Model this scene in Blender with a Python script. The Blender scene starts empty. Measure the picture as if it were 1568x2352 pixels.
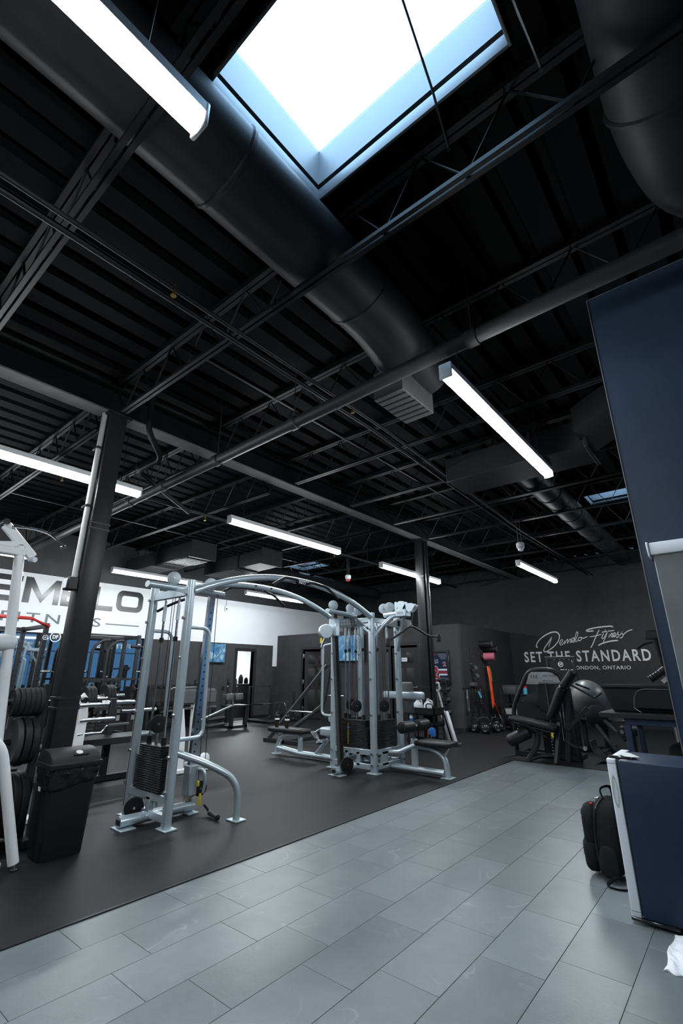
import bpy, bmesh, math, random
from mathutils import Vector, Matrix
random.seed(7)
PI = math.pi
scene = bpy.context.scene
COL = scene.collection

# ---------------------------------------------------------------- camera
# X runs away from the white logo wall, Y runs down the hall to the far wall, Z up
F_PX = 1072.0
cam_d = bpy.data.cameras.new('camera')
cam_d.sensor_fit = 'VERTICAL'
cam_d.sensor_height = 36.0
cam_d.sensor_width = 24.0
cam_d.lens = F_PX / 2352.0 * 36.0
cam_d.clip_start = 0.05
cam_d.clip_end = 200
cam = bpy.data.objects.new('camera', cam_d)
COL.objects.link(cam)
cam.location = (0, 0, 1.4)
cam.rotation_euler = (math.radians(90 + 18.98), 0, math.radians(39.6))
scene.camera = cam

# ---------------------------------------------------------------- sky, exposure
LED_POWER = 104.0
world = bpy.data.worlds.new('sky')
scene.world = world
world.use_nodes = True
wn = world.node_tree.nodes
wn['Background'].inputs[0].default_value = (0.43, 0.7, 1.0, 1)
wn['Background'].inputs[1].default_value = 14.0
vs = scene.view_settings
vs.view_transform = 'Standard'
vs.look = 'None'
vs.exposure = 0.0
vs.gamma = 1.0
vs.use_curve_mapping = False

# ---------------------------------------------------------------- materials
MATS = {}
def mat(name, col, rough=0.5, metal=0.0, noise=0.0, nscale=12.0, bump=0.0, bscale=80.0, spec=0.5, coat=0.0, emit=0.0, ecol=None, speck=0.0):
    m = bpy.data.materials.new(name)
    m.use_nodes = True
    nt = m.node_tree
    b = nt.nodes['Principled BSDF']
    b.inputs['Base Color'].default_value = (*col, 1)
    b.inputs['Roughness'].default_value = rough
    b.inputs['Metallic'].default_value = metal
    b.inputs['Specular IOR Level'].default_value = spec
    b.inputs['Coat Weight'].default_value = coat
    tc = nt.nodes.new('ShaderNodeTexCoord')
    if noise > 0:
        n = nt.nodes.new('ShaderNodeTexNoise')
        n.inputs['Scale'].default_value = nscale
        n.inputs['Detail'].default_value = 6
        n.inputs['Roughness'].default_value = 0.65
        nt.links.new(tc.outputs['Object'], n.inputs['Vector'])
        r = nt.nodes.new('ShaderNodeValToRGB')
        r.color_ramp.elements[0].position = 0.3
        r.color_ramp.elements[1].position = 0.7
        r.color_ramp.elements[0].color = (*[max(0, c * (1 - noise)) for c in col], 1)
        r.color_ramp.elements[1].color = (*[min(1, c * (1 + noise)) for c in col], 1)
        nt.links.new(n.outputs['Fac'], r.inputs['Fac'])
        src = r.outputs['Color']
        if speck > 0:
            n2 = nt.nodes.new('ShaderNodeTexNoise')
            n2.inputs['Scale'].default_value = 260
            n2.inputs['Detail'].default_value = 2
            nt.links.new(tc.outputs['Object'], n2.inputs['Vector'])
            r2 = nt.nodes.new('ShaderNodeValToRGB')
            r2.color_ramp.elements[0].position = 0.62
            r2.color_ramp.elements[1].position = 0.72
            nt.links.new(n2.outputs['Fac'], r2.inputs['Fac'])
            mx = nt.nodes.new('ShaderNodeMix')
            mx.data_type = 'RGBA'
            nt.links.new(r2.outputs['Color'], mx.inputs['Factor'])
            nt.links.new(src, mx.inputs['A'])
            mx.inputs['B'].default_value = (*[min(1, c + speck) for c in col], 1)
            src = mx.outputs['Result']
        nt.links.new(src, b.inputs['Base Color'])
    if bump > 0:
        n3 = nt.nodes.new('ShaderNodeTexNoise')
        n3.inputs['Scale'].default_value = bscale
        n3.inputs['Detail'].default_value = 4
        nt.links.new(tc.outputs['Object'], n3.inputs['Vector'])
        bp = nt.nodes.new('ShaderNodeBump')
        bp.inputs['Strength'].default_value = bump
        bp.inputs['Distance'].default_value = 0.01
        nt.links.new(n3.outputs['Fac'], bp.inputs['Height'])
        nt.links.new(bp.outputs['Normal'], b.inputs['Normal'])
    if emit > 0:
        b.inputs['Emission Color'].default_value = (*(ecol or col), 1)
        b.inputs['Emission Strength'].default_value = emit
    MATS[name] = m
    return m

mat('deck', (0.003, 0.0033, 0.0038), 0.6, noise=0.25, nscale=3, spec=0.03)
mat('roof_steel', (0.0065, 0.007, 0.0077), 0.5, noise=0.2, nscale=8, spec=0.15)
mat('girder_grey', (0.12, 0.125, 0.122), 0.5, noise=0.15, nscale=6, spec=0.15)
mat('duct', (0.0115, 0.0122, 0.0138), 0.5, noise=0.2, nscale=4, spec=0.15)
mat('duct_light', (0.05, 0.052, 0.052), 0.5, noise=0.2, nscale=4, spec=0.15)
mat('wall_black', (0.034, 0.034, 0.036), 0.5, noise=0.18, nscale=5, bump=0.08, bscale=120, spec=0.25)
mat('wall_black_b', (0.046, 0.046, 0.048), 0.6, noise=0.15, nscale=5, bump=0.08, bscale=120, spec=0.12)
mat('girder_pipe', (0.022, 0.023, 0.024), 0.5, noise=0.15, nscale=8, spec=0.2)
mat('wall_white', (0.7, 0.71, 0.73), 0.55, noise=0.03, nscale=2)
mat('navy', (0.0145, 0.027, 0.056), 0.42, noise=0.12, nscale=7, bump=0.04, bscale=160, spec=0.25)
mat('partition_paint', (0.025, 0.04, 0.07), 0.45, noise=0.1, nscale=7, bump=0.04, bscale=160, spec=0.25)
mat('rubber', (0.0125, 0.0125, 0.013), 0.5, noise=0.22, nscale=2.2, bump=0.18, bscale=300, speck=0.02, spec=0.22)
mat('grout', (0.125, 0.14, 0.15), 0.8, noise=0.2, nscale=30)
mat('silver', (0.5, 0.59, 0.65), 0.33, metal=0.55, noise=0.05, nscale=40)
mat('silver_dark', (0.3, 0.35, 0.385), 0.42, metal=0.3, noise=0.06, nscale=40)
mat('chrome', (0.72, 0.74, 0.76), 0.14, metal=1.0)
mat('steel', (0.42, 0.43, 0.44), 0.3, metal=1.0, noise=0.1, nscale=30)
mat('black_metal', (0.022, 0.022, 0.024), 0.38, noise=0.15, nscale=20, spec=0.22)
mat('black_gloss', (0.012, 0.012, 0.014), 0.22)
mat('vinyl', (0.014, 0.014, 0.016), 0.42, noise=0.2, nscale=30, bump=0.1, bscale=200, spec=0.30)
mat('vinyl_grey', (0.07, 0.075, 0.08), 0.5, noise=0.1, nscale=30)
mat('plate_rubber', (0.02, 0.0205, 0.0215), 0.55, noise=0.15, nscale=25, spec=0.15)
mat('plate_face', (0.05, 0.056, 0.06), 0.6, noise=0.15, nscale=25, spec=0.15)
mat('plastic_black', (0.012, 0.0125, 0.014), 0.45, noise=0.15, nscale=30, bump=0.06, bscale=300, spec=0.25)
mat('bag_film', (0.01, 0.01, 0.011), 0.16, bump=0.9, bscale=28)
mat('fabric_black', (0.012, 0.012, 0.013), 0.8, noise=0.3, nscale=60, bump=0.25, bscale=400, spec=0.15)
mat('white_paint', (0.74, 0.76, 0.78), 0.35, noise=0.04, nscale=9)
mat('white_plastic', (0.68, 0.72, 0.77), 0.4)
mat('towel', (0.78, 0.82, 0.86), 0.9, noise=0.05, nscale=40, bump=0.6, bscale=90)
mat('ink_black', (0.016, 0.016, 0.017), 0.22)
mat('ink_grey', (0.09, 0.115, 0.14), 0.35)
mat('ink_white', (0.86, 0.88, 0.9), 0.5)
mat('skycurb', (0.062, 0.066, 0.072), 0.5, noise=0.1, nscale=3)
mat('seam_black', (0.008, 0.009, 0.01), 0.7, spec=0.15)
mat('conduit_grey', (0.42, 0.44, 0.42), 0.45)
mat('edge_grey', (0.12, 0.125, 0.13), 0.5)
mat('red', (0.5, 0.02, 0.02), 0.45)
mat('orange_band', (0.85, 0.09, 0.02), 0.55, noise=0.12, nscale=8)
mat('yellow', (0.75, 0.55, 0.02), 0.45)
mat('lime', (0.35, 0.55, 0.05), 0.5)
mat('pink', (0.55, 0.13, 0.2), 0.55)
mat('cyan', (0.08, 0.42, 0.6), 0.45)
mat('blue', (0.02, 0.14, 0.45), 0.4)
mat('brass', (0.55, 0.38, 0.1), 0.3, metal=1)
mat('copper_rod', (0.35, 0.14, 0.09), 0.35, metal=0.8)
mat('taupe', (0.2, 0.2, 0.2), 0.55, noise=0.1, nscale=5, spec=0.15)
mat('jersey_navy', (0.018, 0.028, 0.055), 0.7, noise=0.15, nscale=30, spec=0.15)
mat('jersey_grey', (0.12, 0.14, 0.17), 0.7, spec=0.15)
mat('ball_grey', (0.09, 0.095, 0.1), 0.38, noise=0.08, nscale=6)
mat('amber', (0.022, 0.019, 0.006), 0.2)
mat('led', (0.9, 0.95, 1.0), 0.5, emit=LED_POWER, ecol=(0.91, 0.97, 1.0))
mat('lamp_white', (0.6, 0.62, 0.64), 0.4)
mat('mirror', (0.62, 0.68, 0.72), 0.02, metal=1.0)
mat('placard', (0.035, 0.045, 0.055), 0.3, noise=0.3, nscale=60)

def glass(name, tint, gloss=0.08):
    m = bpy.data.materials.new(name)
    m.use_nodes = True
    nt = m.node_tree
    nt.nodes.remove(nt.nodes['Principled BSDF'])
    out = nt.nodes['Material Output']
    t = nt.nodes.new('ShaderNodeBsdfTransparent')
    t.inputs[0].default_value = (*tint, 1)
    g = nt.nodes.new('ShaderNodeBsdfGlossy')
    g.inputs['Roughness'].default_value = 0.05
    mx = nt.nodes.new('ShaderNodeMixShader')
    mx.inputs[0].default_value = gloss
    nt.links.new(t.outputs[0], mx.inputs[1])
    nt.links.new(g.outputs[0], mx.inputs[2])
    nt.links.new(mx.outputs[0], out.inputs[0])
    MATS[name] = m
glass('pane_clear', (0.92, 0.95, 0.97), 0.05)
glass('pane_tint', (0.115, 0.15, 0.175), 0.06)
glass('pane_frame', (0.9, 0.92, 0.95), 0.06)

def tile_material():
    m = bpy.data.materials.new('stone_tile')
    m.use_nodes = True
    nt = m.node_tree
    b = nt.nodes['Principled BSDF']
    geo = nt.nodes.new('ShaderNodeNewGeometry')
    info = nt.nodes.new('ShaderNodeObjectInfo')
    add = nt.nodes.new('ShaderNodeVectorMath'); add.operation = 'MULTIPLY_ADD'
    cmb = nt.nodes.new('ShaderNodeCombineXYZ')
    for i in range(3):
        nt.links.new(info.outputs['Random'], cmb.inputs[i])
    nt.links.new(cmb.outputs[0], add.inputs[0])
    add.inputs[1].default_value = (31, 17, 53)
    nt.links.new(geo.outputs['Position'], add.inputs[2])
    n1 = nt.nodes.new('ShaderNodeTexNoise'); n1.inputs['Scale'].default_value = 2.6; n1.inputs['Detail'].default_value = 8; n1.inputs['Roughness'].default_value = 0.62
    nt.links.new(add.outputs[0], n1.inputs['Vector'])
    r1 = nt.nodes.new('ShaderNodeValToRGB')
    r1.color_ramp.elements[0].position = 0.28; r1.color_ramp.elements[0].color = (0.123, 0.146, 0.156, 1)
    r1.color_ramp.elements[1].position = 0.75; r1.color_ramp.elements[1].color = (0.18, 0.206, 0.218, 1)
    nt.links.new(n1.outputs['Fac'], r1.inputs['Fac'])
    # pale veins
    n2 = nt.nodes.new('ShaderNodeTexNoise'); n2.inputs['Scale'].default_value = 1.7; n2.inputs['Detail'].default_value = 3; n2.inputs['Distortion'].default_value = 1.1
    nt.links.new(add.outputs[0], n2.inputs['Vector'])
    r2 = nt.nodes.new('ShaderNodeValToRGB')
    e = r2.color_ramp.elements
    e[0].position = 0.487; e[0].color = (0, 0, 0, 1)
    e[1].position = 0.513; e[1].color = (0, 0, 0, 1)
    k = e.new(0.5); k.color = (1, 1, 1, 1)
    nt.links.new(n2.outputs['Fac'], r2.inputs['Fac'])
    n4 = nt.nodes.new('ShaderNodeTexNoise'); n4.inputs['Scale'].default_value = 3.1
    nt.links.new(add.outputs[0], n4.inputs['Vector'])
    r4 = nt.nodes.new('ShaderNodeValToRGB'); r4.color_ramp.elements[0].position = 0.52; r4.color_ramp.elements[1].position = 0.7
    nt.links.new(n4.outputs['Fac'], r4.inputs['Fac'])
    mul = nt.nodes.new('ShaderNodeMath'); mul.operation = 'MULTIPLY'
    nt.links.new(r2.outputs['Color'], mul.inputs[0]); nt.links.new(r4.outputs['Color'], mul.inputs[1])
    m2 = nt.nodes.new('ShaderNodeMath'); m2.operation = 'MULTIPLY'; m2.inputs[1].default_value = 0.35
    nt.links.new(mul.outputs[0], m2.inputs[0])
    mx = nt.nodes.new('ShaderNodeMix'); mx.data_type = 'RGBA'
    nt.links.new(m2.outputs[0], mx.inputs['Factor'])
    nt.links.new(r1.outputs['Color'], mx.inputs['A'])
    mx.inputs['B'].default_value = (0.42, 0.45, 0.46, 1)
    # each tile a touch lighter or darker
    rr = nt.nodes.new('ShaderNodeMapRange'); rr.inputs['To Min'].default_value = 0.9; rr.inputs['To Max'].default_value = 1.08
    nt.links.new(info.outputs['Random'], rr.inputs['Value'])
    sc = nt.nodes.new('ShaderNodeVectorMath'); sc.operation = 'SCALE'
    nt.links.new(mx.outputs['Result'], sc.inputs[0]); nt.links.new(rr.outputs[0], sc.inputs['Scale'])
    nt.links.new(sc.outputs[0], b.inputs['Base Color'])
    b.inputs['Roughness'].default_value = 0.37
    n5 = nt.nodes.new('ShaderNodeTexNoise'); n5.inputs['Scale'].default_value = 60; n5.inputs['Detail'].default_value = 5
    nt.links.new(geo.outputs['Position'], n5.inputs['Vector'])
    bp = nt.nodes.new('ShaderNodeBump'); bp.inputs['Strength'].default_value = 0.08; bp.inputs['Distance'].default_value = 0.01
    nt.links.new(n5.outputs['Fac'], bp.inputs['Height']); nt.links.new(bp.outputs['Normal'], b.inputs['Normal'])
    MATS['stone_tile'] = m
tile_material()

def screen_material():
    m = bpy.data.materials.new('screen_rink')
    m.use_nodes = True
    nt = m.node_tree
    b = nt.nodes['Principled BSDF']
    b.inputs['Roughness'].default_value = 0.2
    tc = nt.nodes.new('ShaderNodeTexCoord')
    n = nt.nodes.new('ShaderNodeTexNoise'); n.inputs['Scale'].default_value = 3.5; n.inputs['Detail'].default_value = 8; n.inputs['Distortion'].default_value = 1.5
    nt.links.new(tc.outputs['Object'], n.inputs['Vector'])
    r = nt.nodes.new('ShaderNodeValToRGB')
    e = r.color_ramp.elements
    e[0].position = 0.25; e[0].color = (0.02, 0.09, 0.22, 1)
    e[1].position = 0.85; e[1].color = (0.6, 0.85, 1, 1)
    k = e.new(0.5); k.color = (0.07, 0.25, 0.46, 1)
    nt.links.new(n.outputs['Fac'], r.inputs['Fac'])
    b.inputs['Base Color'].default_value = (0.01, 0.01, 0.01, 1)
    nt.links.new(r.outputs['Color'], b.inputs['Emission Color'])
    b.inputs['Emission Strength'].default_value = 0.8
    MATS['screen_rink'] = m
screen_material()

# ---------------------------------------------------------------- mesh helpers
V = Vector
class MB:
    """collects shapes into one mesh; off is subtracted so that world coordinates can be used"""
    def __init__(s, off=(0, 0, 0)):
        s.bm = bmesh.new(); s.off = V(off); s.mi = 0; s.mats = []
    def _done(s, verts):
        return s
    def use(s, m):
        if m not in s.mats: s.mats.append(m)
        s.mi = s.mats.index(m); return s
    def face(s, vs):
        try:
            f = s.bm.faces.new(vs); f.material_index = s.mi; return f
        except ValueError:
            return None
    def hexa(s, P, bev=0.0, seg=1):
        vs = [s.bm.verts.new(V(p) - s.off) for p in P]
        fs = [s.face([vs[i] for i in q]) for q in ((0,3,2,1),(4,5,6,7),(0,1,5,4),(1,2,6,5),(2,3,7,6),(3,0,4,7))]
        if bev > 0:
            es = {e for f in fs for e in f.edges}
            r = bmesh.ops.bevel(s.bm, geom=list(es), offset=bev, segments=seg, profile=0.5, affect='EDGES', clamp_overlap=True)
            for f in r['faces']: f.material_index = s.mi
        return s
    def box(s, x0, x1, y0, y1, z0, z1, bev=0.0, seg=1):
        return s.hexa([(x0,y0,z0),(x1,y0,z0),(x1,y1,z0),(x0,y1,z0),(x0,y0,z1),(x1,y0,z1),(x1,y1,z1),(x0,y1,z1)], bev, seg)
    def bar(s, p0, p1, w, h, up=(0,0,1), bev=0.0, roll=0):
        p0 = V(p0); p1 = V(p1); d = (p1 - p0).normalized(); up = V(up)
        if abs(d.dot(up)) > 0.98: up = V((0,1,0)) if abs(d.y) < 0.9 else V((1,0,0))
        a = d.cross(up).normalized(); b = a.cross(d).normalized()
        if roll:
            a, b = a*math.cos(roll)+b*math.sin(roll), b*math.cos(roll)-a*math.sin(roll)
        a *= w/2; b *= h/2
        return s.hexa([p0-a-b, p0+a-b, p1+a-b, p1-a-b, p0-a+b, p0+a+b, p1+a+b, p1-a+b], bev)
    def rings(s, rings, cap=True, close=False):
        R = [[s.bm.verts.new(V(p) - s.off) for p in r] for r in rings]
        n = len(R[0]); m = len(R)
        for i in range(m if close else m-1):
            a, b = R[i], R[(i+1) % m]
            for k in range(n):
                s.face([a[k], a[(k+1)%n], b[(k+1)%n], b[k]])
        if cap and not close:
            s.face(list(reversed(R[0]))); s.face(R[-1])
        return s
    def tube(s, pts, r, seg=10, bend=0.0, bseg=5, ry=None, up=(0,0,1), cap=True, taper=None):
        pts = [V(p) for p in pts]
        if bend > 0 and len(pts) > 2:
            q = [pts[0]]
            for i in range(1, len(pts)-1):
                a, b, c = pts[i-1], pts[i], pts[i+1]
                k = min(bend, (a-b).length*0.49, (c-b).length*0.49)
                p = b + (a-b).normalized()*k; e = b + (c-b).normalized()*k
                for j in range(bseg+1):
                    t = j/bseg
                    q.append(p*(1-t)**2 + b*2*t*(1-t) + e*t*t)
            q.append(pts[-1]); pts = q
        ry = ry or r
        n = len(pts); rings = []; ref = None
        for i, p in enumerate(pts):
            d = (pts[min(i+1,n-1)] - pts[max(i-1,0)]).normalized()
            if ref is None:
                u = V(up)
                if abs(d.dot(u)) > 0.98: u = V((0,1,0)) if abs(d.y) < 0.9 else V((1,0,0))
                a = d.cross(u).normalized()
            else:
                a = (ref - d*ref.dot(d)).normalized()
            ref = a; b = a.cross(d)
            f = 1.0 if taper is None else taper[0] + (taper[1]-taper[0])*i/max(1,n-1)
            rings.append([p + a*(r*f*math.cos(2*PI*k/seg)) + b*(ry*f*math.sin(2*PI*k/seg)) for k in range(seg)])
        return s.rings(rings, cap)
    def cyl(s, p0, p1, r, r1=None, seg=16):
        p0 = V(p0); p1 = V(p1); r1 = r if r1 is None else r1
        d = (p1-p0).normalized()
        u = V((0,0,1)) if abs(d.z) < 0.95 else V((1,0,0))
        a = d.cross(u).normalized(); b = d.cross(a)
        return s.rings([[p + (a*math.cos(2*PI*k/seg) + b*math.sin(2*PI*k/seg))*rr for k in range(seg)] for p, rr in ((p0,r),(p1,r1))])
    def lathe(s, prof, o=(0,0,0), ax=(0,0,1), seg=20, close=False, sx=1.0, sy=1.0):
        o = V(o); d = V(ax).normalized()
        u = V((0,0,1)) if abs(d.z) < 0.95 else V((1,0,0))
        a = (d.cross(u).normalized()) if abs(d.z) < 0.95 else V((1,0,0)); b = d.cross(a)
        return s.rings([[o + d*z + (a*math.cos(2*PI*k/seg)*sx + b*math.sin(2*PI*k/seg)*sy)*max(r,1e-4) for k in range(seg)] for r, z in prof], cap=not close, close=close)
    def prism(s, poly, o, u, v, t):
        """flat outline poly in plane (u,v) at o, extruded by vector t"""
        o = V(o); u = V(u); v = V(v); t = V(t)
        A = [s.bm.verts.new(o + u*x + v*y - s.off) for x, y in poly]
        B = [s.bm.verts.new(o + u*x + v*y + t - s.off) for x, y in poly]
        n = len(A)
        s.face(list(reversed(A))); s.face(B)
        for k in range(n): s.face([A[k], A[(k+1)%n], B[(k+1)%n], B[k]])
        return s
    def sphere(s, o, r, seg=16, rings=10, sx=1, sy=1, sz=1):
        o = V(o); R = []
        for i in range(rings+1):
            t = PI*i/rings; rr = max(math.sin(t), 1e-3)
            R.append([o + V((r*sx*rr*math.cos(2*PI*k/seg), r*sy*rr*math.sin(2*PI*k/seg), -r*sz*math.cos(t))) for k in range(seg)])
        return s.rings(R)
    def mesh(s, name, ang=38):
        bmesh.ops.recalc_face_normals(s.bm, faces=s.bm.faces)
        lim = math.radians(ang)
        for f in s.bm.faces: f.smooth = True
        for e in s.bm.edges:
            if len(e.link_faces) == 2:
                if e.calc_face_angle(0) > lim or e.link_faces[0].material_index != e.link_faces[1].material_index: e.smooth = False
            else: e.smooth = False
        me = bpy.data.meshes.new(name)
        s.bm.to_mesh(me); s.bm.free()
        return me
    def build(s, name, m=None, parent=None, loc=None, rot=None, label=None, ang=38):
        me = s.mesh(name, ang)
        if s.mats:
            for k in s.mats: me.materials.append(MATS[k])
        else: me.materials.append(MATS[m])
        return place(name, me, parent, loc, rot, label)

def place(name, me, parent=None, loc=None, rot=None, label=None):
    o = bpy.data.objects.new(name, me); COL.objects.link(o)
    if parent is not None: o.parent = parent
    if loc is not None: o.location = loc
    if rot is not None: o.rotation_euler = rot
    if label: o['label'] = label
    return o

def tag(o, label=None, cat=None, group=None, kind=None):
    if label: o['label'] = label
    if cat: o['category'] = cat
    if group: o['group'] = group
    if kind: o['kind'] = kind
    return o

def thing(name, label, cat, loc=(0,0,0), rotz=0.0, group=None):
    o = bpy.data.objects.new(name, None); COL.objects.link(o)
    o.empty_display_size = 0.1
    o.location = loc; o.rotation_euler = (0, 0, rotz)
    return tag(o, label, cat, group)

def dup(root, loc=None, rotz=None, label=None, group=None, rot=None):
    r = root.copy(); COL.objects.link(r)
    if loc is not None: r.location = loc
    if rotz is not None: r.rotation_euler = (0, 0, rotz)
    if rot is not None: r.rotation_euler = rot
    if label: r['label'] = label
    if group: r['group'] = group
    for ch in KIDS(root):
        c = ch.copy(); COL.objects.link(c); c.parent = r
        for g in KIDS(ch):
            d = g.copy(); COL.objects.link(d); d.parent = c
    return r
def KIDS(o):
    return [x for x in COL.objects if x.parent == o]

def text_mesh(body, size=1.0, ext=0.004, offset=0.0, space=1.0, shear=0.0, align='LEFT'):
    cu = bpy.data.curves.new('lettering', 'FONT')
    cu.body = body; cu.size = size; cu.extrude = ext; cu.offset = offset; cu.space_character = space; cu.shear = shear
    cu.align_x = align; cu.resolution_u = 3
    ob = bpy.data.objects.new('lettering', cu); COL.objects.link(ob)
    dg = bpy.context.evaluated_depsgraph_get(); dg.update()
    me = bpy.data.meshes.new_from_object(ob.evaluated_get(dg))
    bpy.data.objects.remove(ob); bpy.data.curves.remove(cu)
    me.materials.clear()
    return me

def text_fit(name, body, m, o, u, v, width, height, parent=None, offset=0.0, space=1.0, shear=0.0, ext=0.004, split=False):
    """lettering whose ink box starts at o and spans width along u and height along v"""
    me = text_mesh(body, 1.0, 0.0, offset, space, shear)
    xs = [q.co.x for q in me.vertices]; ys = [q.co.y for q in me.vertices]
    x0, x1, y0, y1 = min(xs), max(xs), min(ys), max(ys)
    u = V(u); v = V(v); n = u.cross(v); o = V(o)
    po = parent.location if parent is not None and parent.parent is None else V((0,0,0))
    for q in me.vertices:
        a = (q.co.x-x0)/(x1-x0)*width; b = (q.co.y-y0)/(y1-y0)*height
        q.co = o + u*a + v*b + n*ext - po
    me.materials.append(MATS[m])
    if split:
        bm = bmesh.new(); bm.from_mesh(me); bpy.data.meshes.remove(me); seen = set()
        bm.verts.ensure_lookup_table()
        for v0 in bm.verts:
            if v0.index in seen: continue
            st = [v0]; isl = []
            seen.add(v0.index)
            while st:
                a = st.pop(); isl.append(a)
                for e in a.link_edges:
                    c = e.other_vert(a)
                    if c.index not in seen: seen.add(c.index); st.append(c)
            idx = {a.index: k for k, a in enumerate(isl)}
            fs = [[idx[x.index] for x in f.verts] for f in bm.faces if f.verts[0].index in idx]
            m2 = bpy.data.meshes.new('letter'); m2.from_pydata([a.co[:] for a in isl], [], fs); m2.materials.append(MATS[m])
            place('letter', m2, parent)
        bm.free(); return None
    return place(name, me, parent)

def ordinal(i):
    return ['first','second','third','fourth','fifth','sixth','seventh','eighth','ninth','tenth','eleventh','twelfth','thirteenth','fourteenth','fifteenth','sixteenth','seventeenth','eighteenth','nineteenth','twentieth'][i]

# ================================================================ STRUCTURE
XL, XR, YN, YF, ZD = -12.55, 3.2, -5.0, 15.3, 4.7
TX0, TY1 = -3.375, 8.62          # edge of the tiled lobby floor
b = MB()
b.box(XL-0.2, TX0, YN, YF+0.2, -0.2, 0.006)
b.box(TX0, XR+0.2, TY1, YF+0.2, -0.2, 0.006)
floor = tag(b.build('floor', 'rubber'), 'dark speckled rubber gym flooring', kind='structure')
b = MB()
b.box(TX0, XR+0.2, YN, TY1, -0.2, -0.004)
floor2 = tag(b.build('floor', 'grout'), 'grey stone look tiled floor of the lobby', kind='structure')
# tiles: rows run along Y, alternate rows shifted by a third
tw, tl, gap = 0.333, 0.652, 0.0013
tm = {}
def tile_mesh(w, l):
    k = (round(w, 3), round(l, 3))
    if k not in tm:
        q = MB(); q.box(gap, w-gap, gap, l-gap, -0.006, 0.0, 0.001)
        tm[k] = q.mesh('tile'); tm[k].materials.append(MATS['stone_tile'])
    return tm[k]
row_x = [TX0] + [-3.062 + tw*i for i in range(0, 15)]
for i in range(len(row_x)-1):
    x0, x1 = row_x[i], row_x[i+1]
    if x0 > 1.2: break
    y = 1.735 - 4*tl if i % 2 else 1.52 - 4*tl
    # start at first visible row and end at the rubber edge
    y -= tl*0
    while y < TY1 - 0.01:
        l = min(tl, TY1 - y)
        if l > 0.03: place('floor_tile', tile_mesh(x1-x0, l), floor2, (x0, y, 0))
        y += tl
# thin metal edge strip between rubber and tile
b = MB(); b.box(TX0-0.012, TX0+0.006, YN, TY1, -0.01, 0.009, 0.002); b.box(TX0-0.012, 2.0, TY1-0.006, TY1+0.012, -0.01, 0.009, 0.002)
tag(b.build('trim_1', 'black_metal'), 'thin black edge strip where rubber meets tile', kind='structure')

# ---- walls
T = 0.15
DY0, DY1, DZ = 9.93, 10.62, 2.06       # doorway in the logo wall
b = MB()
def lw(y0, y1, z0, z1, m, x=XL): b.use(m).box(x-T, x, y0, y1, z0, z1)
lw(YN, YF, 3.62, ZD+0.05, 'wall_black')
lw(YN, YF, 2.28, 3.62, 'wall_white')
lw(YN, DY0, 0, 2.28, 'wall_black_b'); lw(DY0, DY1, DZ, 2.28, 'wall_black_b'); lw(DY1, 11.45, 0, 2.28, 'wall_black_b')
lw(11.45, YF, 1.6, 2.28, 'wall_white'); lw(11.45, YF, 0, 1.6, 'wall_black')
tag(b.build('wall_left'), 'tall wall, black with a wide white painted band', kind='structure')
b = MB(); b.box(XL-T, XR+T, YF, YF+T, 0, ZD+0.05)
wall_far = tag(b.build('wall_far', 'wall_black'), 'black far wall with white lettering', kind='structure')
b = MB(); b.box(XL-T, XR+T, YN-T, YN, 0, ZD+0.05)
tag(b.build('wall_near', 'wall_black'), 'black wall behind the viewer', kind='structure')
# right wall with tinted shop windows
WZ0, WZ1 = 0.35, 3.35
wins = [(7.6, 9.3), (9.5, 11.2), (11.4, 13.2), (13.4, 15.1)]
b = MB()
ys = [YN] + [q for w in wins for q in w] + [YF]
for i in range(0, len(ys), 2): b.box(XR, XR+T, ys[i], ys[i+1], WZ0, WZ1)
b.box(XR, XR+T, YN, YF, 0, WZ0); b.box(XR, XR+T, YN, YF, WZ1, ZD+0.05)
tag(b.build('wall_right', 'wall_black'), 'black street side wall with tinted shop windows', kind='structure')
for i, (a, c) in enumerate(wins):
    w = tag(MB().build('window_%d' % (i+1), 'black_metal'), kind='structure') if False else None
    q = MB()
    for (p, r) in ((a, a+0.05), (c-0.05, c)): q.box(XR+0.03, XR+0.1, p, r, WZ0, WZ1)
    q.box(XR+0.03, XR+0.1, a, c, WZ0, WZ0+0.05); q.box(XR+0.03, XR+0.1, a, c, WZ1-0.05, WZ1); q.box(XR+0.03, XR+0.1, a, c, 2.45, 2.5)
    w = tag(q.build('window_%d' % (i+1), 'black_metal'), kind='structure')
    for z0, z1 in ((WZ0+0.05, 2.45), (2.5, WZ1-0.05)):
        q = MB(); q.box(XR+0.06, XR+0.066, a+0.05, c-0.05, z0, z1); q.build('pane', 'pane_tint', w)

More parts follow.
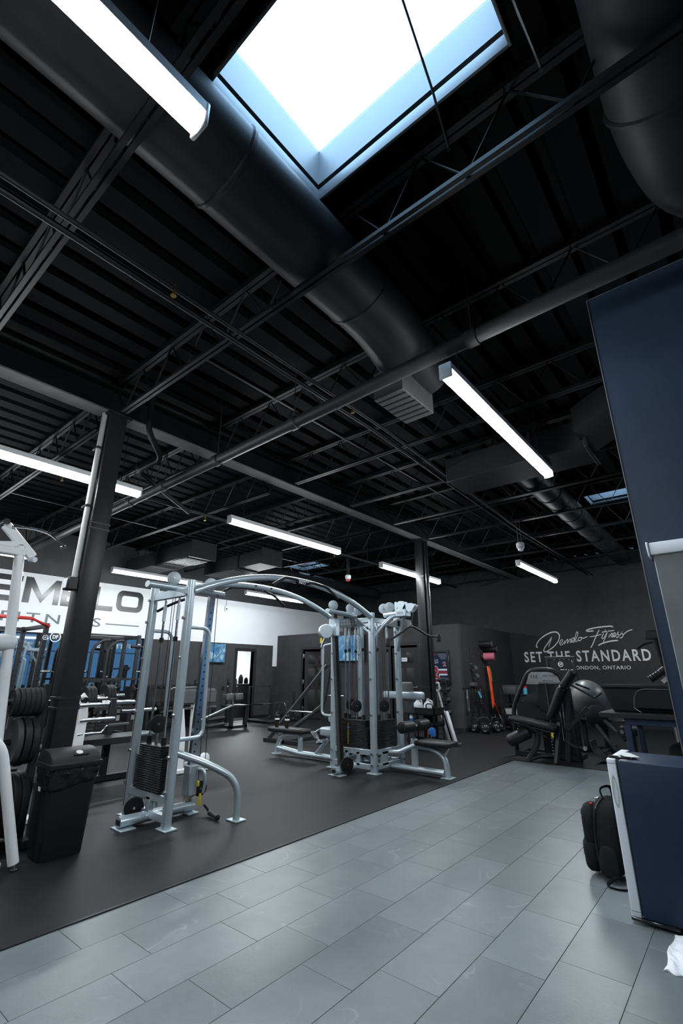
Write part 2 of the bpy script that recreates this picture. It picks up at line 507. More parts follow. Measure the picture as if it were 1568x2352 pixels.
# office box standing in the far left of the hall
BY, BX, BZ = 11.65, -5.68, 2.62
doors = [(-11.28, -10.42), (-7.80, -6.92)]
b = MB()
cuts = [XL, doors[0][0], doors[0][1], doors[1][0], doors[1][1], BX]
for i in range(0, 6, 2): b.box(cuts[i], cuts[i+1], BY, BY+0.12, 0, BZ)
for d in doors: b.box(d[0], d[1], BY, BY+0.12, 2.12, BZ)
tag(b.build('wall_office_front', 'wall_black_b'), 'dark front wall of the low office box', kind='structure')
b = MB(); b.box(BX-0.12, BX, BY+0.12, YF, 0, BZ); b.use
tag(b.build('wall_office_side', 'wall_black'), 'dark side wall of the low office box', kind='structure')
b = MB(); b.box(XL, BX-0.12, BY+0.12, YF, BZ-0.1, BZ-0.01)
tag(b.build('ceiling', 'wall_black'), 'flat roof of the low office box', kind='structure')
b = MB(); b.box(doors[0][1]+0.05, doors[1][0]-0.05, BY-0.012, BY, 0, 0.1); b.box(doors[1][1]+0.09, BX+0.012, BY-0.012, BY, 0, 0.1); b.box(BX, BX+0.012, BY, YF, 0, 0.1); b.box(BX+0.012, 3, YF-0.012, YF, 0, 0.1); b.box(-12.5, doors[0][0]-0.08, BY-0.012, BY, 0, 0.1)
tag(b.build('baseboard_far', 'black_metal'), kind='structure')
b = MB(); b.box(XL, XL+0.012, 7.0, DY0-0.1, 0, 0.1); b.box(XL, XL+0.012, DY1+0.1, 11.45, 0, 0.1)
tag(b.build('baseboard_left', 'black_metal'), kind='structure')

# six panel doors
def panel_door(name, o, u, w, h, n, handle_side, lock=True):
    """o hinge corner on the floor, u along the door, n its facing normal"""
    u = V(u); n = V(n); z = V((0,0,1)); o = V(o)
    q = MB(); q.prism([(0.0,0.02),(w,0.02),(w,h),(0,h)], o, u, z, -n*0.04)
    d = tag(q.build(name, 'black_metal'), kind='structure')
    st = 0.11*w/0.8; mid = w/2
    for (z0, z1) in ((0.22, 0.86), (1.0, 1.52), (1.66, h-0.12)):
        for (a, c) in ((st, mid-st*0.4), (mid+st*0.4, w-st)):
            q = MB()
            # raised panel: frame moulding and bevelled field
            q.hexa([o+u*a+z*z0, o+u*c+z*z0, o+u*c+z*z1, o+u*a+z*z1, o+u*(a+0.02)+z*(z0+0.02)+n*0.012, o+u*(c-0.02)+z*(z0+0.02)+n*0.012, o+u*(c-0.02)+z*(z1-0.02)+n*0.012, o+u*(a+0.02)+z*(z1-0.02)+n*0.012])
            q.build('panel', 'black_metal', d)
    a = w-0.07 if handle_side > 0 else 0.07
    q = MB(); p = o+u*a+z*1.02
    q.cyl(p, p+n*0.05, 0.012); q.bar(p+n*0.05, p+n*0.05-u*0.12*handle_side, 0.018, 0.022); q.cyl(p, p+n*0.008, 0.028)
    q.build('door_handle', 'steel', d)
    return d
d1 = panel_door('door_1', (-11.24, BY+0.04, 0), (0.83, 0.56, 0), 0.8, 2.06, (0.56, -0.83, 0), 1)
for hz in (0.25, 1.05, 1.85):
    q = MB(); q.box(-11.30, -11.235, BY-0.012, BY+0.02, hz, hz+0.13, 0.003); q.build('hinge', 'steel', d1)
d2 = panel_door('door_2', (-7.77, BY+0.03, 0), (1, 0, 0), 0.82, 2.06, (0, -1, 0), 1)
q = MB(); q.box(-7.44, -7.26, BY-0.016, BY-0.011, 1.69, 1.79); q.build('door_sign', 'white_plastic', d2, label='small white paper sign')
q = MB()
for i in range(5): q.box(-7.42+i*0.03, -7.40+i*0.03, BY-0.018, BY-0.016, 1.735, 1.75)
q.build('sign_print', 'ink_black', d2)
for i, d in enumerate(doors):
    q = MB()
    q.box(d[0]-0.08, d[0], BY-0.02, BY+0.12, 0, 2.2); q.box(d[1], d[1]+0.08, BY-0.02, BY+0.12, 0, 2.2); q.box(d[0], d[1], BY-0.02, BY+0.12, 2.12, 2.2)
    tag(q.build('trim_%d' % (i+2), 'black_metal'), kind='structure')
q = MB(); q.box(-10.47, -10.43, BY-0.03, BY+0.13, 0.0, 2.12); tag(q.build('trim_6', 'steel'), 'pale strip along the open office door frame', kind='structure')
# doorway in the logo wall with a lit white room behind
q = MB()
q.box(XL-T-0.01, XL+0.02, DY0-0.09, DY0, 0, DZ+0.09); q.box(XL-T-0.01, XL+0.02, DY1, DY1+0.09, 0, DZ+0.09); q.box(XL-T-0.01, XL+0.02, DY0, DY1, DZ, DZ+0.09)
tag(q.build('trim_4', 'black_metal'), 'black frame round the open doorway', kind='structure')
b = MB(); b.box(XL-3.2, XL-3.1, 9.0, 15.2, 0, 2.6); b.box(XL-3.1, XL-T, 8.9, 9.0, 0, 2.6); b.box(XL-3.1, XL-T, 15.2, 15.3, 0, 2.6); b.box(XL-3.1, XL-T, 9.0, 15.2, 2.6, 2.7)
b.use('wall_white')
tag(b.build('wall_back_room'), 'white walls of the small room behind the doorway', kind='structure')
b = MB(); b.box(XL-3.1, XL-T, 9.0, 15.2, -0.1, 0.0); tag(b.build('floor', 'grout'), 'floor of the small white room', kind='structure')

# partition panel beside the lobby
PY, PX = 3.40, -0.372
b = MB(); b.box(PX, 2.6, PY, PY+0.12, 0, 4.09)
part = tag(b.build('wall_partition', 'partition_paint'), 'tall dark navy partition standing beside the fridge', kind='structure')
b = MB(); b.box(PX-0.006, PX, PY-0.004, PY+0.02, 0, 4.09); b.build('corner_bead', 'edge_grey', part)
b = MB(); b.box(PX-0.006, 2.6, PY-0.004, PY+0.02, 4.09, 4.096); b.build('top_edge', 'ink_grey', part)

# ---- roof deck with flutes, open at the skylights
skys = [(-1.72, -0.31, 0.88, 1.81), (-10.95, -9.8, 10.3, 11.2), (-1.80, -0.95, 9.66, 10.5)]
b = MB()
def deck(x0, x1, y0, y1):
    n = max(1, round((x1-x0)/0.3)); p = (x1-x0)/n
    for i in range(n):
        a = x0 + p*i
        pts = [(a, 0), (a+p*0.62, 0), (a+p*0.70, 0.075), (a+p*0.92, 0.075), (a+p, 0)]
        vs = [[b.bm.verts.new((x, y, ZD+z)) for x, z in pts] for y in (y0, y1)]
        for k in range(4): b.face([vs[0][k], vs[0][k+1], vs[1][k+1], vs[1][k]])
b.use('deck')
xs = sorted({XL-T, XR+T, *[q for s in skys for q in s[:2]]})
for i in range(len(xs)-1):
    xa, xb = xs[i], xs[i+1]
    ho = sorted((s[2], s[3]) for s in skys if s[0] <= xa+1e-4 and s[1] >= xb-1e-4)
    y = YN-T
    for h in ho: deck(xa, xb, y, h[0]); y = h[1]
    deck(xa, xb, y, YF+T)
# solid roof build up above the flutes
def slab(x0, x1, y0, y1): b.box(x0, x1, y0, y1, ZD+0.08, ZD+0.3)
skyo = [(s[0]-0.05, s[1]+0.05, s[2]-0.05, s[3]+0.05) for s in skys]
xs = sorted({XL-T, XR+T, *[q for s in skyo for q in s[:2]]})
for i in range(len(xs)-1):
    xa, xb = xs[i], xs[i+1]
    ho = sorted((s[2], s[3]) for s in skyo if s[0] <= xa+1e-4 and s[1] >= xb-1e-4)
    y = YN-T
    for h in ho: slab(xa, xb, y, h[0]); y = h[1]
    slab(xa, xb, y, YF+T)
tag(b.build('ceiling'), 'black fluted steel roof deck', kind='structure')

# ---- skylights: curb walls, lower flange, dark gap, pane
for i, (x0, x1, y0, y1) in enumerate(skys):
    h = 0.44
    q = MB(); t = 0.05
    for (a, c, d, e) in ((x0-t, x0, y0-t, y1+t), (x1, x1+t, y0-t, y1+t), (x0, x1, y0-t, y0), (x0, x1, y1, y1+t)):
        q.box(a, c, d, e, ZD+0.13, ZD+h)
    w = tag(q.build('window_%d' % (5+i), 'skycurb'), ['large roof skylight pouring in daylight near the viewer', 'small far skylight above the office box', 'small far skylight beside the partition'][i], kind='structure')
    for (a, c, d, e) in ((x0-0.018, x0, y0-0.018, y1+0.018), (x1, x1+0.018, y0-0.018, y1+0.018), (x0, x1, y0-0.018, y0), (x0, x1, y1, y1+0.018)):
        q = MB(); q.box(a, c, d, e, ZD-0.03, ZD+0.08, 0.004, 2); q.build('flange', 'skycurb', w)
    q = MB()
    for (a, c, d, e) in ((x0-t, x0-0.03, y0-t, y1+t), (x1+0.03, x1+t, y0-t, y1+t), (x0, x1, y0-t, y0-0.03), (x0, x1, y1+0.03, y1+t)): q.box(a, c, d, e, ZD+0.08, ZD+0.13)
    q.build('gap_strip', 'seam_black', w)
    q = MB()
    for (a, c, d, e) in ((x0-t, x0, y0-t, y1+t), (x1, x1+t, y0-t, y1+t), (x0, x1, y0-t, y0), (x0, x1, y1, y1+t)): q.box(a, c, d, e, ZD+h, ZD+h+0.05)
    q.build('frame', 'skycurb', w)
    q = MB(); q.box(x0+0.001, x1-0.001, y0+0.001, y1-0.001, ZD+h+0.02, ZD+h+0.028); q.build('pane', 'pane_clear', w)

# ---- girder and columns
GX = -5.2
b = MB((GX, 0, 4.27))
b.use('girder_grey').box(GX-0.11, GX+0.11, -1.0, YF, 4.27, 4.288)
b.use('roof_steel').box(GX-0.11, GX+0.11, -1.0, YF, 4.592, 4.61); b.use('roof_steel').box(GX-0.006, GX+0.006, -1.0, YF, 4.288, 4.592)  # web and top flange in darker steel: their shade is put into the colour
g = b.build('steel_girder', None, None, (GX, 0, 4.27)); tag(g, 'long grey steel roof girder carried by the two black columns', 'girder')
def column(y, w, label, conduit):
    c = thing('steel_column', label, 'column', (GX, y, 0))
    q = MB(); q.box(-w/2, w/2, -w/2, w/2, 0.02, 4.27, 0.012, 2); q.build('post', 'black_metal', c)
    q = MB(); q.box(-w*0.85, w*0.85, -w*0.85, w*0.85, 0.006, 0.024, 0.003); q.build('base_plate', 'black_metal', c)
    q = MB(); q.box(-w*0.7, w*0.7, -w*0.7, w*0.7, 4.24, 4.268); q.build('cap_plate', 'black_metal', c)
    for sx in (-1, 1):
        for sy in (-1, 1):
            q = MB(); q.cyl((sx*w*0.7, sy*w*0.7, 0.024), (sx*w*0.7, sy*w*0.7, 0.05), 0.014, seg=6); q.build('bolt', 'steel', c)
    for z in ((1.06, 1.15) if conduit else (1.1, 3.4)):
        q = MB(); q.box(-w/2-0.004, w/2+0.004, -w/2-0.004, w/2+0.004, z, z+0.03, 0.003); q.build('band', 'black_metal', c)
    return c
c1 = column(2.06, 0.20, 'near black square steel column behind the rubbish bin', True)
for z in (2.86, 2.92):
    q = MB(); q.box(-0.105, 0.105, -0.105, 0.105, z, z+0.02); q.build('band', 'black_metal', c1)
# pale conduit up the side facing the logo wall corner of the near column
q = MB(); q.tube([(0.02, -0.13, 2.33), (0.02, -0.13, 4.265)], 0.03, 10); q.build('conduit', 'conduit_grey', c1, label='pale grey conduit pipe')
q = MB(); q.tube([(-0.05, -0.125, 2.33), (-0.05, -0.125, 4.25)], 0.012, 8); q.build('cable', 'black_metal', c1)
for z in (3.1, 3.8):
    q = MB(); q.box(-0.075, 0.06, -0.165, -0.1, z, z+0.03, 0.005); q.build('strap', 'black_metal', c1)
q = MB(); q.box(-0.06, 0.07, -0.2, -0.1, 2.2, 2.33, 0.008); q.build('socket_box', 'black_metal', c1)
q = MB(); q.box(-0.035, 0.045, -0.207, -0.2, 2.215, 2.315, 0.003); q.build('socket_plate', 'white_plastic', c1)
c2 = column(9.1, 0.20, 'far black square steel column behind the cable station', False)
q = MB(); q.tube([(0.14, -0.02, 0.01), (0.14, -0.02, 4.2)], 0.05, 12); q.build('downpipe', 'black_gloss', c2)

# ---- open web joists
JZ0, JZ1 = 4.2, 4.66
jy = [0.63 + 1.385*k for k in range(11)]
def joist_meshes(x0, x1):
    L = x1-x0; out = {}
    q = MB(); q.box(0, L, -0.045, -0.006, 0.44, 0.5); q.box(0, L, 0.006, 0.045, 0.44, 0.5); out['top_chord'] = q.mesh('top_chord')
    q = MB(); q.box(0.3, L-0.3, -0.04, -0.008, 0.0, 0.032); q.box(0.3, L-0.3, 0.008, 0.04, 0.0, 0.032); out['bottom_chord'] = q.mesh('bottom_chord')
    n = round((L-0.6)/0.62); p = (L-0.6)/n
    q = MB(); z = []
    for i in range(n):
        z += [(0.3+p*i, 0, 0.016), (0.3+p*(i+0.5), 0, 0.46)]
    z.append((L-0.3, 0, 0.016))
    q.tube([(0.0, 0, 0.46)] + z + [(L, 0, 0.46)], 0.011, 6, up=(0,1,0)); out['web'] = q.mesh('web')
    for m in out.values(): m.materials.append(MATS['roof_steel'])
    return out
jl = joist_meshes(XL, GX-0.02); jr = joist_meshes(GX+0.02, XR)
for k, y in enumerate(jy):
    for side, jm, x0 in (('between girder and logo wall', jl, XL), ('on the lobby side of the girder', jr, GX+0.02)):
        t = thing('roof_joist', 'black open-web steel roof joist %s, %s from the viewer' % (side, ordinal(k)), 'joist', (x0, y, JZ0-0.0), 0, 'open-web roof joists')
        for nme, me in jm.items(): place(nme, me, t)
# bridging between joists
for k, (x, y0, y1) in enumerate(((-3.4, 2.0, 12.0), (-8.9, 2.0, 13.0))):
    q = MB((x, 0, 4.24)); q.bar((x, y0, 4.245), (x, y1, 4.245), 0.03, 0.012); 
    tag(q.build('joist_bridging', 'roof_steel', None, (x, 0, 4.24)), ['long thin bridging bar crossing the joists over the lobby edge', 'long thin bridging bar crossing the joists before the logo wall'][k], 'bridging bar')

# ---- LED strip lights
def led(x, y0, y1, label):
    c = thing('strip_light', label, 'light', (x, (y0+y1)/2, 3.5), 0, 'ceiling strip lights')
    L = (y1-y0)/2
    q = MB(); q.box(-0.05, 0.05, -L, L, 0.02, 0.085, 0.008); q.build('housing', 'lamp_white', c)
    q = MB(); w = 0.048
    prof = [(-w, 0.03), (-w, 0.0), (-w*0.8, -0.028), (-w*0.35, -0.04), (w*0.35, -0.04), (w*0.8, -0.028), (w, 0.0), (w, 0.03)]
    q.prism(prof, (0, -L+0.012, 0), (1,0,0), (0,0,1), (0, 2*L-0.024, 0)); q.build('diffuser', 'led', c)
    for s in (-1, 1):
        q = MB(); q.box(-0.052, 0.052, s*L-0.012, s*L+0.012, -0.04, 0.087, 0.01, 2); q.build('end_cap', 'lamp_white', c)
        q = MB(); q.tube([(0, s*L*0.8, 0.085), (0, s*L*0.8, 1.21)], 0.004, 6); q.build('hanger', 'roof_steel', c)
    return c
led(-1.26, -1.82, 0.62, 'nearest strip light at the top left, beside the large skylight')
led(-1.28, 2.76, 5.19, 'bright strip light over the tiled floor left of the navy partition')
led(-5.41, 0.12, 2.58, 'strip light passing behind the near steel column')
led(-5.40, 3.96, 6.45, 'strip light above the arched bars of the cable crossover')
led(-5.45, 7.88, 10.36, 'strip light passing behind the far steel column')
led(-3.19, 9.52, 12.03, 'strip light hanging before the lettered far wall')
led(-10.24, 4.54, 6.82, 'strip light above the big black logo lettering')
led(-10.38, 8.36, 10.64, 'strip light seen beneath the arched crossover bars, over the white band')
led(1.25, 11.0, 13.5, 'added strip light, unseen behind the navy partition, brightening the far wall')  # added lamp, hidden by the partition, lifts the far wall lettering
led(-5.41, -4.2, -1.8, 'added fill strip light, unseen behind the viewer over the rubber floor')  # invented lamp out of view, fills the room with light
led(-10.24, 0.6, 3.0, 'added fill strip light, unseen left of the frame over the logo wall racks')  # extra unseen lamp added for the general room light
# lamp in the white back room
c = thing('ceiling_lamp', 'square lamp on the ceiling of the white back room', 'light', (XL-1.6, 11.6, 2.6))
q = MB(); q.box(-0.3, 0.3, -0.6, 0.6, -0.04, 0.0, 0.005); q.build('housing', 'lamp_white', c)
q = MB(); q.box(-0.27, 0.27, -0.57, 0.57, -0.05, -0.04); q.build('diffuser', 'led', c)

# ================================================================ CABLE CROSSOVER (tower, two arches, four sided core)
def pulley(root, c, ax, r, w=0.03, m='plastic_black', name='pulley'):
    c = V(c); ax = V(ax).normalized()
    q = MB(root.location)
    q.lathe([(r*0.86, -w/2), (r, -w*0.42), (r, -w*0.2), (r*0.88, 0), (r, w*0.2), (r, w*0.42), (r*0.86, w/2)], c, ax, 28)
    o = q.build(name, m, root)
    q = MB(root.location); q.cyl(c - ax*(w/2+0.012), c + ax*(w/2+0.012), 0.011, seg=10); q.build('axle', 'steel', o)
    return o

def weight_stack(root, c, u, z0, n=20, w=0.5, d=0.13, th=0.0205, narrow=5, label_strip=False):
    """plates centred at c, long side along u; guide rods, top pulley and selector stem"""
    u = V(u).normalized(); f = V((0,0,1)).cross(u); c = V(c); R = root.location
    def pm(ww):
        q = MB(); q.hexa([u*(-ww/2)-f*d/2, u*(ww/2)-f*d/2, u*(ww/2)+f*d/2, u*(-ww/2)+f*d/2] + [p+V((0,0,th-0.004)) for p in (u*(-ww/2)-f*d/2, u*(ww/2)-f*d/2, u*(ww/2)+f*d/2, u*(-ww/2)+f*d/2)], 0.003)
        me = q.mesh('weight_plate'); me.materials.append(MATS['black_metal']); return me
    ma, mb = pm(w), pm(w-0.09)
    for i in range(n):
        place('weight_plate', mb if i >= n-narrow else ma, root, c + V((0,0,z0+i*th)) - R)
    zt = z0+n*th
    for s in (-1, 1):
        p = c + u*(s*0.14)
        q = MB(R); q.cyl(p+V((0,0,0.16)), p+V((0,0,2.2)), 0.013, seg=10); q.build('guide_rod', 'chrome', root)
        q = MB(R); q.cyl(p+V((0,0,zt)), p+V((0,0,zt+0.07)), 0.026, seg=12); q.build('bushing', 'plastic_black', root)
        q = MB(R); q.cyl(p+V((0,0,1.72)), p+V((0,0,1.77)), 0.024, seg=12); q.build('collar', 'plastic_black', root)
        q = MB(R); q.cyl(p+V((0,0,1.95)), p+V((0,0,2.12)), 0.02, seg=12); q.build('sleeve', 'silver', root)
        q = MB(R); q.cyl(p+V((0,0,0.2)), p+V((0,0,z0)), 0.03, seg=12); q.build('rubber_stop', 'plastic_black', root)
    q = MB(R); q.cyl(c+V((0,0,zt-0.01)), c+V((0,0,zt+0.12)), 0.016, seg=10); q.build('selector_stem', 'steel', root)
    pulley(root, c+V((0,0,zt+0.19)), u*0.9-f*0.35 if abs(u.x) > 0.5 else u*0.6+f*0.8, 0.088, 0.035)
    q = MB(R); q.cyl(c+V((0.0,0,zt+0.27)), c+V((0,0,2.28)), 0.004, seg=6); q.cyl(c+u*0.05+V((0.0,0,zt+0.27)), c+u*0.05+V((0,0,2.28)), 0.004, seg=6); q.build('cable', 'black_metal', root)
    if label_strip:
        q = MB(R); fr = c + f*(-d/2-0.003)
        q.hexa([fr-u*0.13+V((0,0,z0+0.06)), fr-u*0.10+V((0,0,z0+0.06)), fr-u*0.10+V((0,0,z0+0.06))-f*0.001, fr-u*0.13+V((0,0,z0+0.06))-f*0.001] + [x+V((0,0,0.3)) for x in (fr-u*0.13+V((0,0,z0+0.06)), fr-u*0.10+V((0,0,z0+0.06)), fr-u*0.10+V((0,0,z0+0.06))-f*0.001, fr-u*0.13+V((0,0,z0+0.06))-f*0.001)])
        q.build('weight_label', 'brass', root)
        q = MB(R); q.cyl(fr-u*0.1+V((0,0,zt-0.12)), fr-u*0.1-f*0.03+V((0,0,zt-0.12)), 0.013); q.build('selector_pin', 'blue', root)

def foot_plate(root, x, y, w=0.17, d=0.12, m='silver'):
    q = MB(root.location); q.box(x-w/2, x+w/2, y-d/2, y+d/2, 0.006, 0.02, 0.003); q.build('foot_plate', m, root)

CX, S1 = -4.89, (-4.52, -5.27)
cc = thing('cable_crossover', 'large silver grey cable crossover with weight towers joined by two arched bars', 'gym machine', (CX, 5.0, 0))
R = cc.location
def P_(name, m='silver', **k):
    q = MB(R); return q, (lambda: q.build(name, m, cc, **k))
def stube(name, pts, r=0.042, ry=None, bend=0.0, m='silver', up=(0,0,1), seg=14):
    q = MB(R); q.tube(pts, r, seg, bend, 6, ry, up); return q.build(name, m, cc)
def sbar(name, a, c, w, h, m='silver', up=(0,0,1)):
    q = MB(R); q.bar(a, c, w, h, up, 0.005); return q.build(name, m, cc)
def bolts(pts, d):
    for p in pts:
        q = MB(R); q.cyl(p, V(p)+V(d)*0.022, 0.016, seg=8); q.build('bolt', 'steel', cc)

# --- tower nearest the viewer
for x in S1:
    stube('post', [(x, 2.88, 0.01), (x, 2.88, 2.36)], 0.052, 0.046, seg=18)
    foot_plate(cc, x+0.01, 2.88, 0.17, 0.13)
    bolts([(x, 2.835, z) for z in (0.32, 0.62, 1.0, 1.55, 1.95, 2.2)], (0, -1, 0))
q = MB(R); q.box(S1[1]-0.004, S1[1]+0.006, 2.832, 2.838, 0.1, 2.2); q.build('seam', 'black_metal', cc)
weight_stack(cc, (CX, 2.90, 0), (1,0,0), 0.29)
stube('base_tube', [(CX+0.04, 2.58, 0.07), (CX+0.04, 3.38, 0.07)], 0.058, 0.048)
q = MB(R); q.box(CX+0.0, CX+0.08, 2.575, 2.585, 0.045, 0.095, 0.01); q.build('tube_plug', 'black_metal', cc)
foot_plate(cc, CX+0.04, 2.64, 0.2, 0.15); foot_plate(cc, CX+0.04, 3.34, 0.2, 0.12)
for z in (0.09, 0.245): sbar('cross_member', (S1[1], 2.88, z), (S1[0], 2.88, z), 0.05, 0.07)
sbar('upright_stub', (CX+0.04, 2.88, 0.09), (CX+0.04, 2.88, 0.24), 0.07, 0.05)
pulley(cc, (CX-0.1, 2.8, 0.13), (1,-0.45,0), 0.092, 0.035)
stube('top_tube', [(CX+0.04, 2.55, 2.315), (CX+0.04, 3.55, 2.315)], 0.05, 0.036)
sbar('cross_member', (S1[1], 2.88, 2.24), (S1[0], 2.88, 2.24), 0.05, 0.09)
for y in (2.86, 3.36): pulley(cc, (CX+0.04, y, 2.42), (1,-0.3,0), 0.075, 0.035, 'silver_dark')
# chrome adjustment rail with pin holes, carriage and lower swivel
rb, rt = V((CX+0.04, 3.31, 0.1)), V((CX+0.04, 3.39, 2.29))
q = MB(R); q.bar(rb, rt, 0.075, 0.05, (1,0,0)); rail = q.build('adjustment_rail', 'chrome', cc)
q = MB(R)
for i in range(24):
    p = rb.lerp(rt, 0.12+i*0.034) + V((0.026, 0, 0)); q.cyl(p-V((0.002,0,0)), p+V((0.003,0,0)), 0.009, seg=8)
q.build('pin_hole', 'seam_black', rail)
for s in (-0.05, 0.05): 
    q = MB(R); q.tube([(CX+0.04+s, 3.46, 0.25), (CX+0.04+s, 3.44, 2.3)], 0.004, 6); q.build('cable', 'black_metal', cc)
q = MB(R); q.box(CX-0.02, CX+0.1, 3.27, 3.38, 0.17, 0.46, 0.01); q.build('carriage', 'silver_dark', cc)
pulley(cc, (CX+0.06, 3.44, 0.22), (1,-0.2,0), 0.075, 0.03); pulley(cc, (CX-0.06, 3.42, 0.2), (1,-0.2,0), 0.075, 0.03)
q = MB(R); q.tube([(CX+0.12, 3.36, 0.42), (CX+0.2, 3.38, 0.42), (CX+0.22, 3.39, 0.32), (CX+0.18, 3.4, 0.2)], 0.016, 10, 0.05); q.build('swivel_arm', 'silver', cc)
q = MB(R); q.prism([(0,0),(0.035,0),(0.028,0.11),(0.008,0.11)], (CX+0.16, 3.36, 0.09), (1,0.3,0), (0,0,1), (0,0.006,0)); q.build('warning_tag', 'yellow', cc)
q = MB(R); q.box(CX+0.12, CX+0.15, 3.35, 3.37, 0.26, 0.31, 0.004); q.build('pull_knob', 'yellow', cc)
# guards that loop off the posts
for x in S1:
    stube('guard_bar', [(x, 2.9, 1.86), (x, 3.17, 1.86), (x, 3.2, 0.77), (x, 2.9, 0.765)], 0.02, bend=0.1)
# curved outrigger leg
stube('outrigger_leg', [(S1[0], 2.9, 0.655), (-4.375, 3.2, 0.53), (-4.24, 3.48, 0.36), (-4.245, 3.485, 0.01)], 0.05, 0.034, bend=0.26)
foot_plate(cc, -4.245, 3.485, 0.16, 0.13)
# small bent cable arm behind the top of the posts
stube('cable_guard', [(S1[1]+0.03, 2.92, 2.08), (-5.15, 3.02, 2.16), (-4.9, 3.04, 2.2), (-4.7, 3.0, 2.2)], 0.016, bend=0.08, m='black_metal')

# --- arches from tower to core
for x in (-4.5, -5.28):
    y0, y1 = 2.9, 6.17
    pts = [(x, y0 + (y1-y0)*t, 2.24 + 0.345*(1-abs(2*t-1)**2.2)) for t in [i/22 for i in range(23)]]
    stube('arch', pts, 0.046, 0.04)
    for t in (0.45, 0.55):
        p = pts[round(t*22)]; q = MB(R); q.cyl((p[0]+0.03, p[1], p[2]), (p[0]+0.06, p[1], p[2]), 0.014, seg=8); q.build('bolt', 'black_metal', cc)
for x, s in ((-4.5, 1), (-5.28, -1)):
    a = x + s*0.04
    stube('pull_up_grip', [(a, 4.45, 2.55), (a+s*0.07, 4.4, 2.57), (a+s*0.12, 4.12, 2.555), (a+s*0.13, 3.9, 2.43)], 0.019, bend=0.05, m='vinyl')
    stube('pull_up_grip', [(a, 4.62, 2.55), (a+s*0.07, 4.66, 2.57), (a+s*0.12, 4.93, 2.53), (a+s*0.13, 5.16, 2.4)], 0.019, bend=0.05, m='vinyl')
q = MB(R); q.box(-4.452, -4.44, 4.44, 4.62, 2.53, 2.575, 0.003); q.build('name_plate', 'black_gloss', cc)
text_fit('name_print', 'REO', 'ink_white', (-4.44, 4.47, 2.538), (0,1,0), (0,0,1), 0.12, 0.03, cc)

# --- four post core
XA, XB, YA, YB = -4.5, -5.28, 6.19, 6.92
for x in (XA, XB):
    for y in (YA, YB):
        stube('post', [(x, y, 0.01), (x, y, 2.31)], 0.055, 0.05, seg=18)
        foot_plate(cc, x, y, 0.2, 0.14)
        bolts([(x+0.0, y-0.05, z) for z in (0.12, 0.27, 0.8, 1.3, 1.7, 2.05)], (0, -1, 0))
        bolts([(x+0.05, y, z) for z in (0.12, 0.27)], (1, 0, 0))
for z in (0.09, 0.28, 2.2):
    for y in (YA, YB): sbar('cross_member', (XB, y, z), (XA, y, z), 0.05, 0.075)
    for x in (XA, XB): sbar('cross_member', (x, YA, z), (x, YB, z), 0.05, 0.075)
for p in ((-4.78, YA), (-5.0, YA)): sbar('upright_stub', (p[0], p[1], 0.09), (p[0], p[1], 0.28), 0.06, 0.05)
sbar('upright_stub', (XA, 6.45, 0.09), (XA, 6.45, 0.28), 0.05, 0.16)
weight_stack(cc, (-4.88, 6.27, 0), (1,0,0), 0.3, label_strip=True)
weight_stack(cc, (-4.56, 6.56, 0), (0,1,0), 0.3)
weight_stack(cc, (-5.22, 6.56, 0), (0,1,0), 0.3)
# south column: chrome rail leaning out, high carriage with disc covers
stube('base_tube', [(-4.86, 5.70, 0.07), (-4.86, 6.18, 0.07)], 0.058, 0.046)
q = MB(R); q.box(-4.895, -4.825, 5.692, 5.70, 0.05, 0.09, 0.01); q.build('tube_plug', 'black_metal', cc)
foot_plate(cc, -4.86, 5.78, 0.24, 0.15)
a, d = V((-4.86, 5.86, 0.1)), V((-4.86, 5.69, 2.27))
q = MB(R); q.bar(a, d, 0.08, 0.055, (1,0,0)); rail2 = q.build('adjustment_rail', 'steel', cc)
q = MB(R); q.bar(a+V((0.03,-0.0,0)), d+V((0.03,0,0)), 0.012, 0.06, (1,0,0)); q.build('rail_edge', 'black_metal', rail2)
pulley(cc, (-4.76, 5.88, 0.14), (1,-0.45,0), 0.1, 0.035)
stube('top_tube', [(-4.88, 5.55, 2.315), (-4.88, 6.25, 2.29)], 0.05, 0.034)
q = MB(R); q.box(-4.93, -4.79, 5.64, 5.75, 1.93, 2.2, 0.012); q.build('carriage', 'silver', cc)
q = MB(R); q.lathe([(0.1, -0.05), (0.108, -0.035), (0.108, 0.035), (0.1, 0.05)], (-4.92, 5.56, 2.0), (1,-0.6,0), 26); q.build('pulley_cover', 'silver', cc)
q = MB(R); q.tube([(-4.9, 5.53, 1.93), (-4.92, 5.5, 1.84), (-4.94, 5.49, 1.76)], 0.012, 8); q.build('strap_hook', 'steel', cc)
q = MB(R); q.box(-4.97, -4.93, 5.49, 5.5, 1.82, 1.9, 0.003); q.build('warning_tag', 'yellow', cc)
for p in ((-4.93, 5.75, 2.42), (-4.95, 6.22, 2.42), (-4.85, 6.3, 2.38)): pulley(cc, p, (1,-0.5,0), 0.078, 0.035, 'silver_dark')
for p in ((-4.55, 6.62, 2.42), (-4.42, 6.6, 2.43)): pulley(cc, p, (0.35,-1,0), 0.085, 0.035, 'silver_dark')
pulley(cc, (-5.25, 6.6, 2.4), (0.35,-1,0), 0.08, 0.035, 'silver_dark')
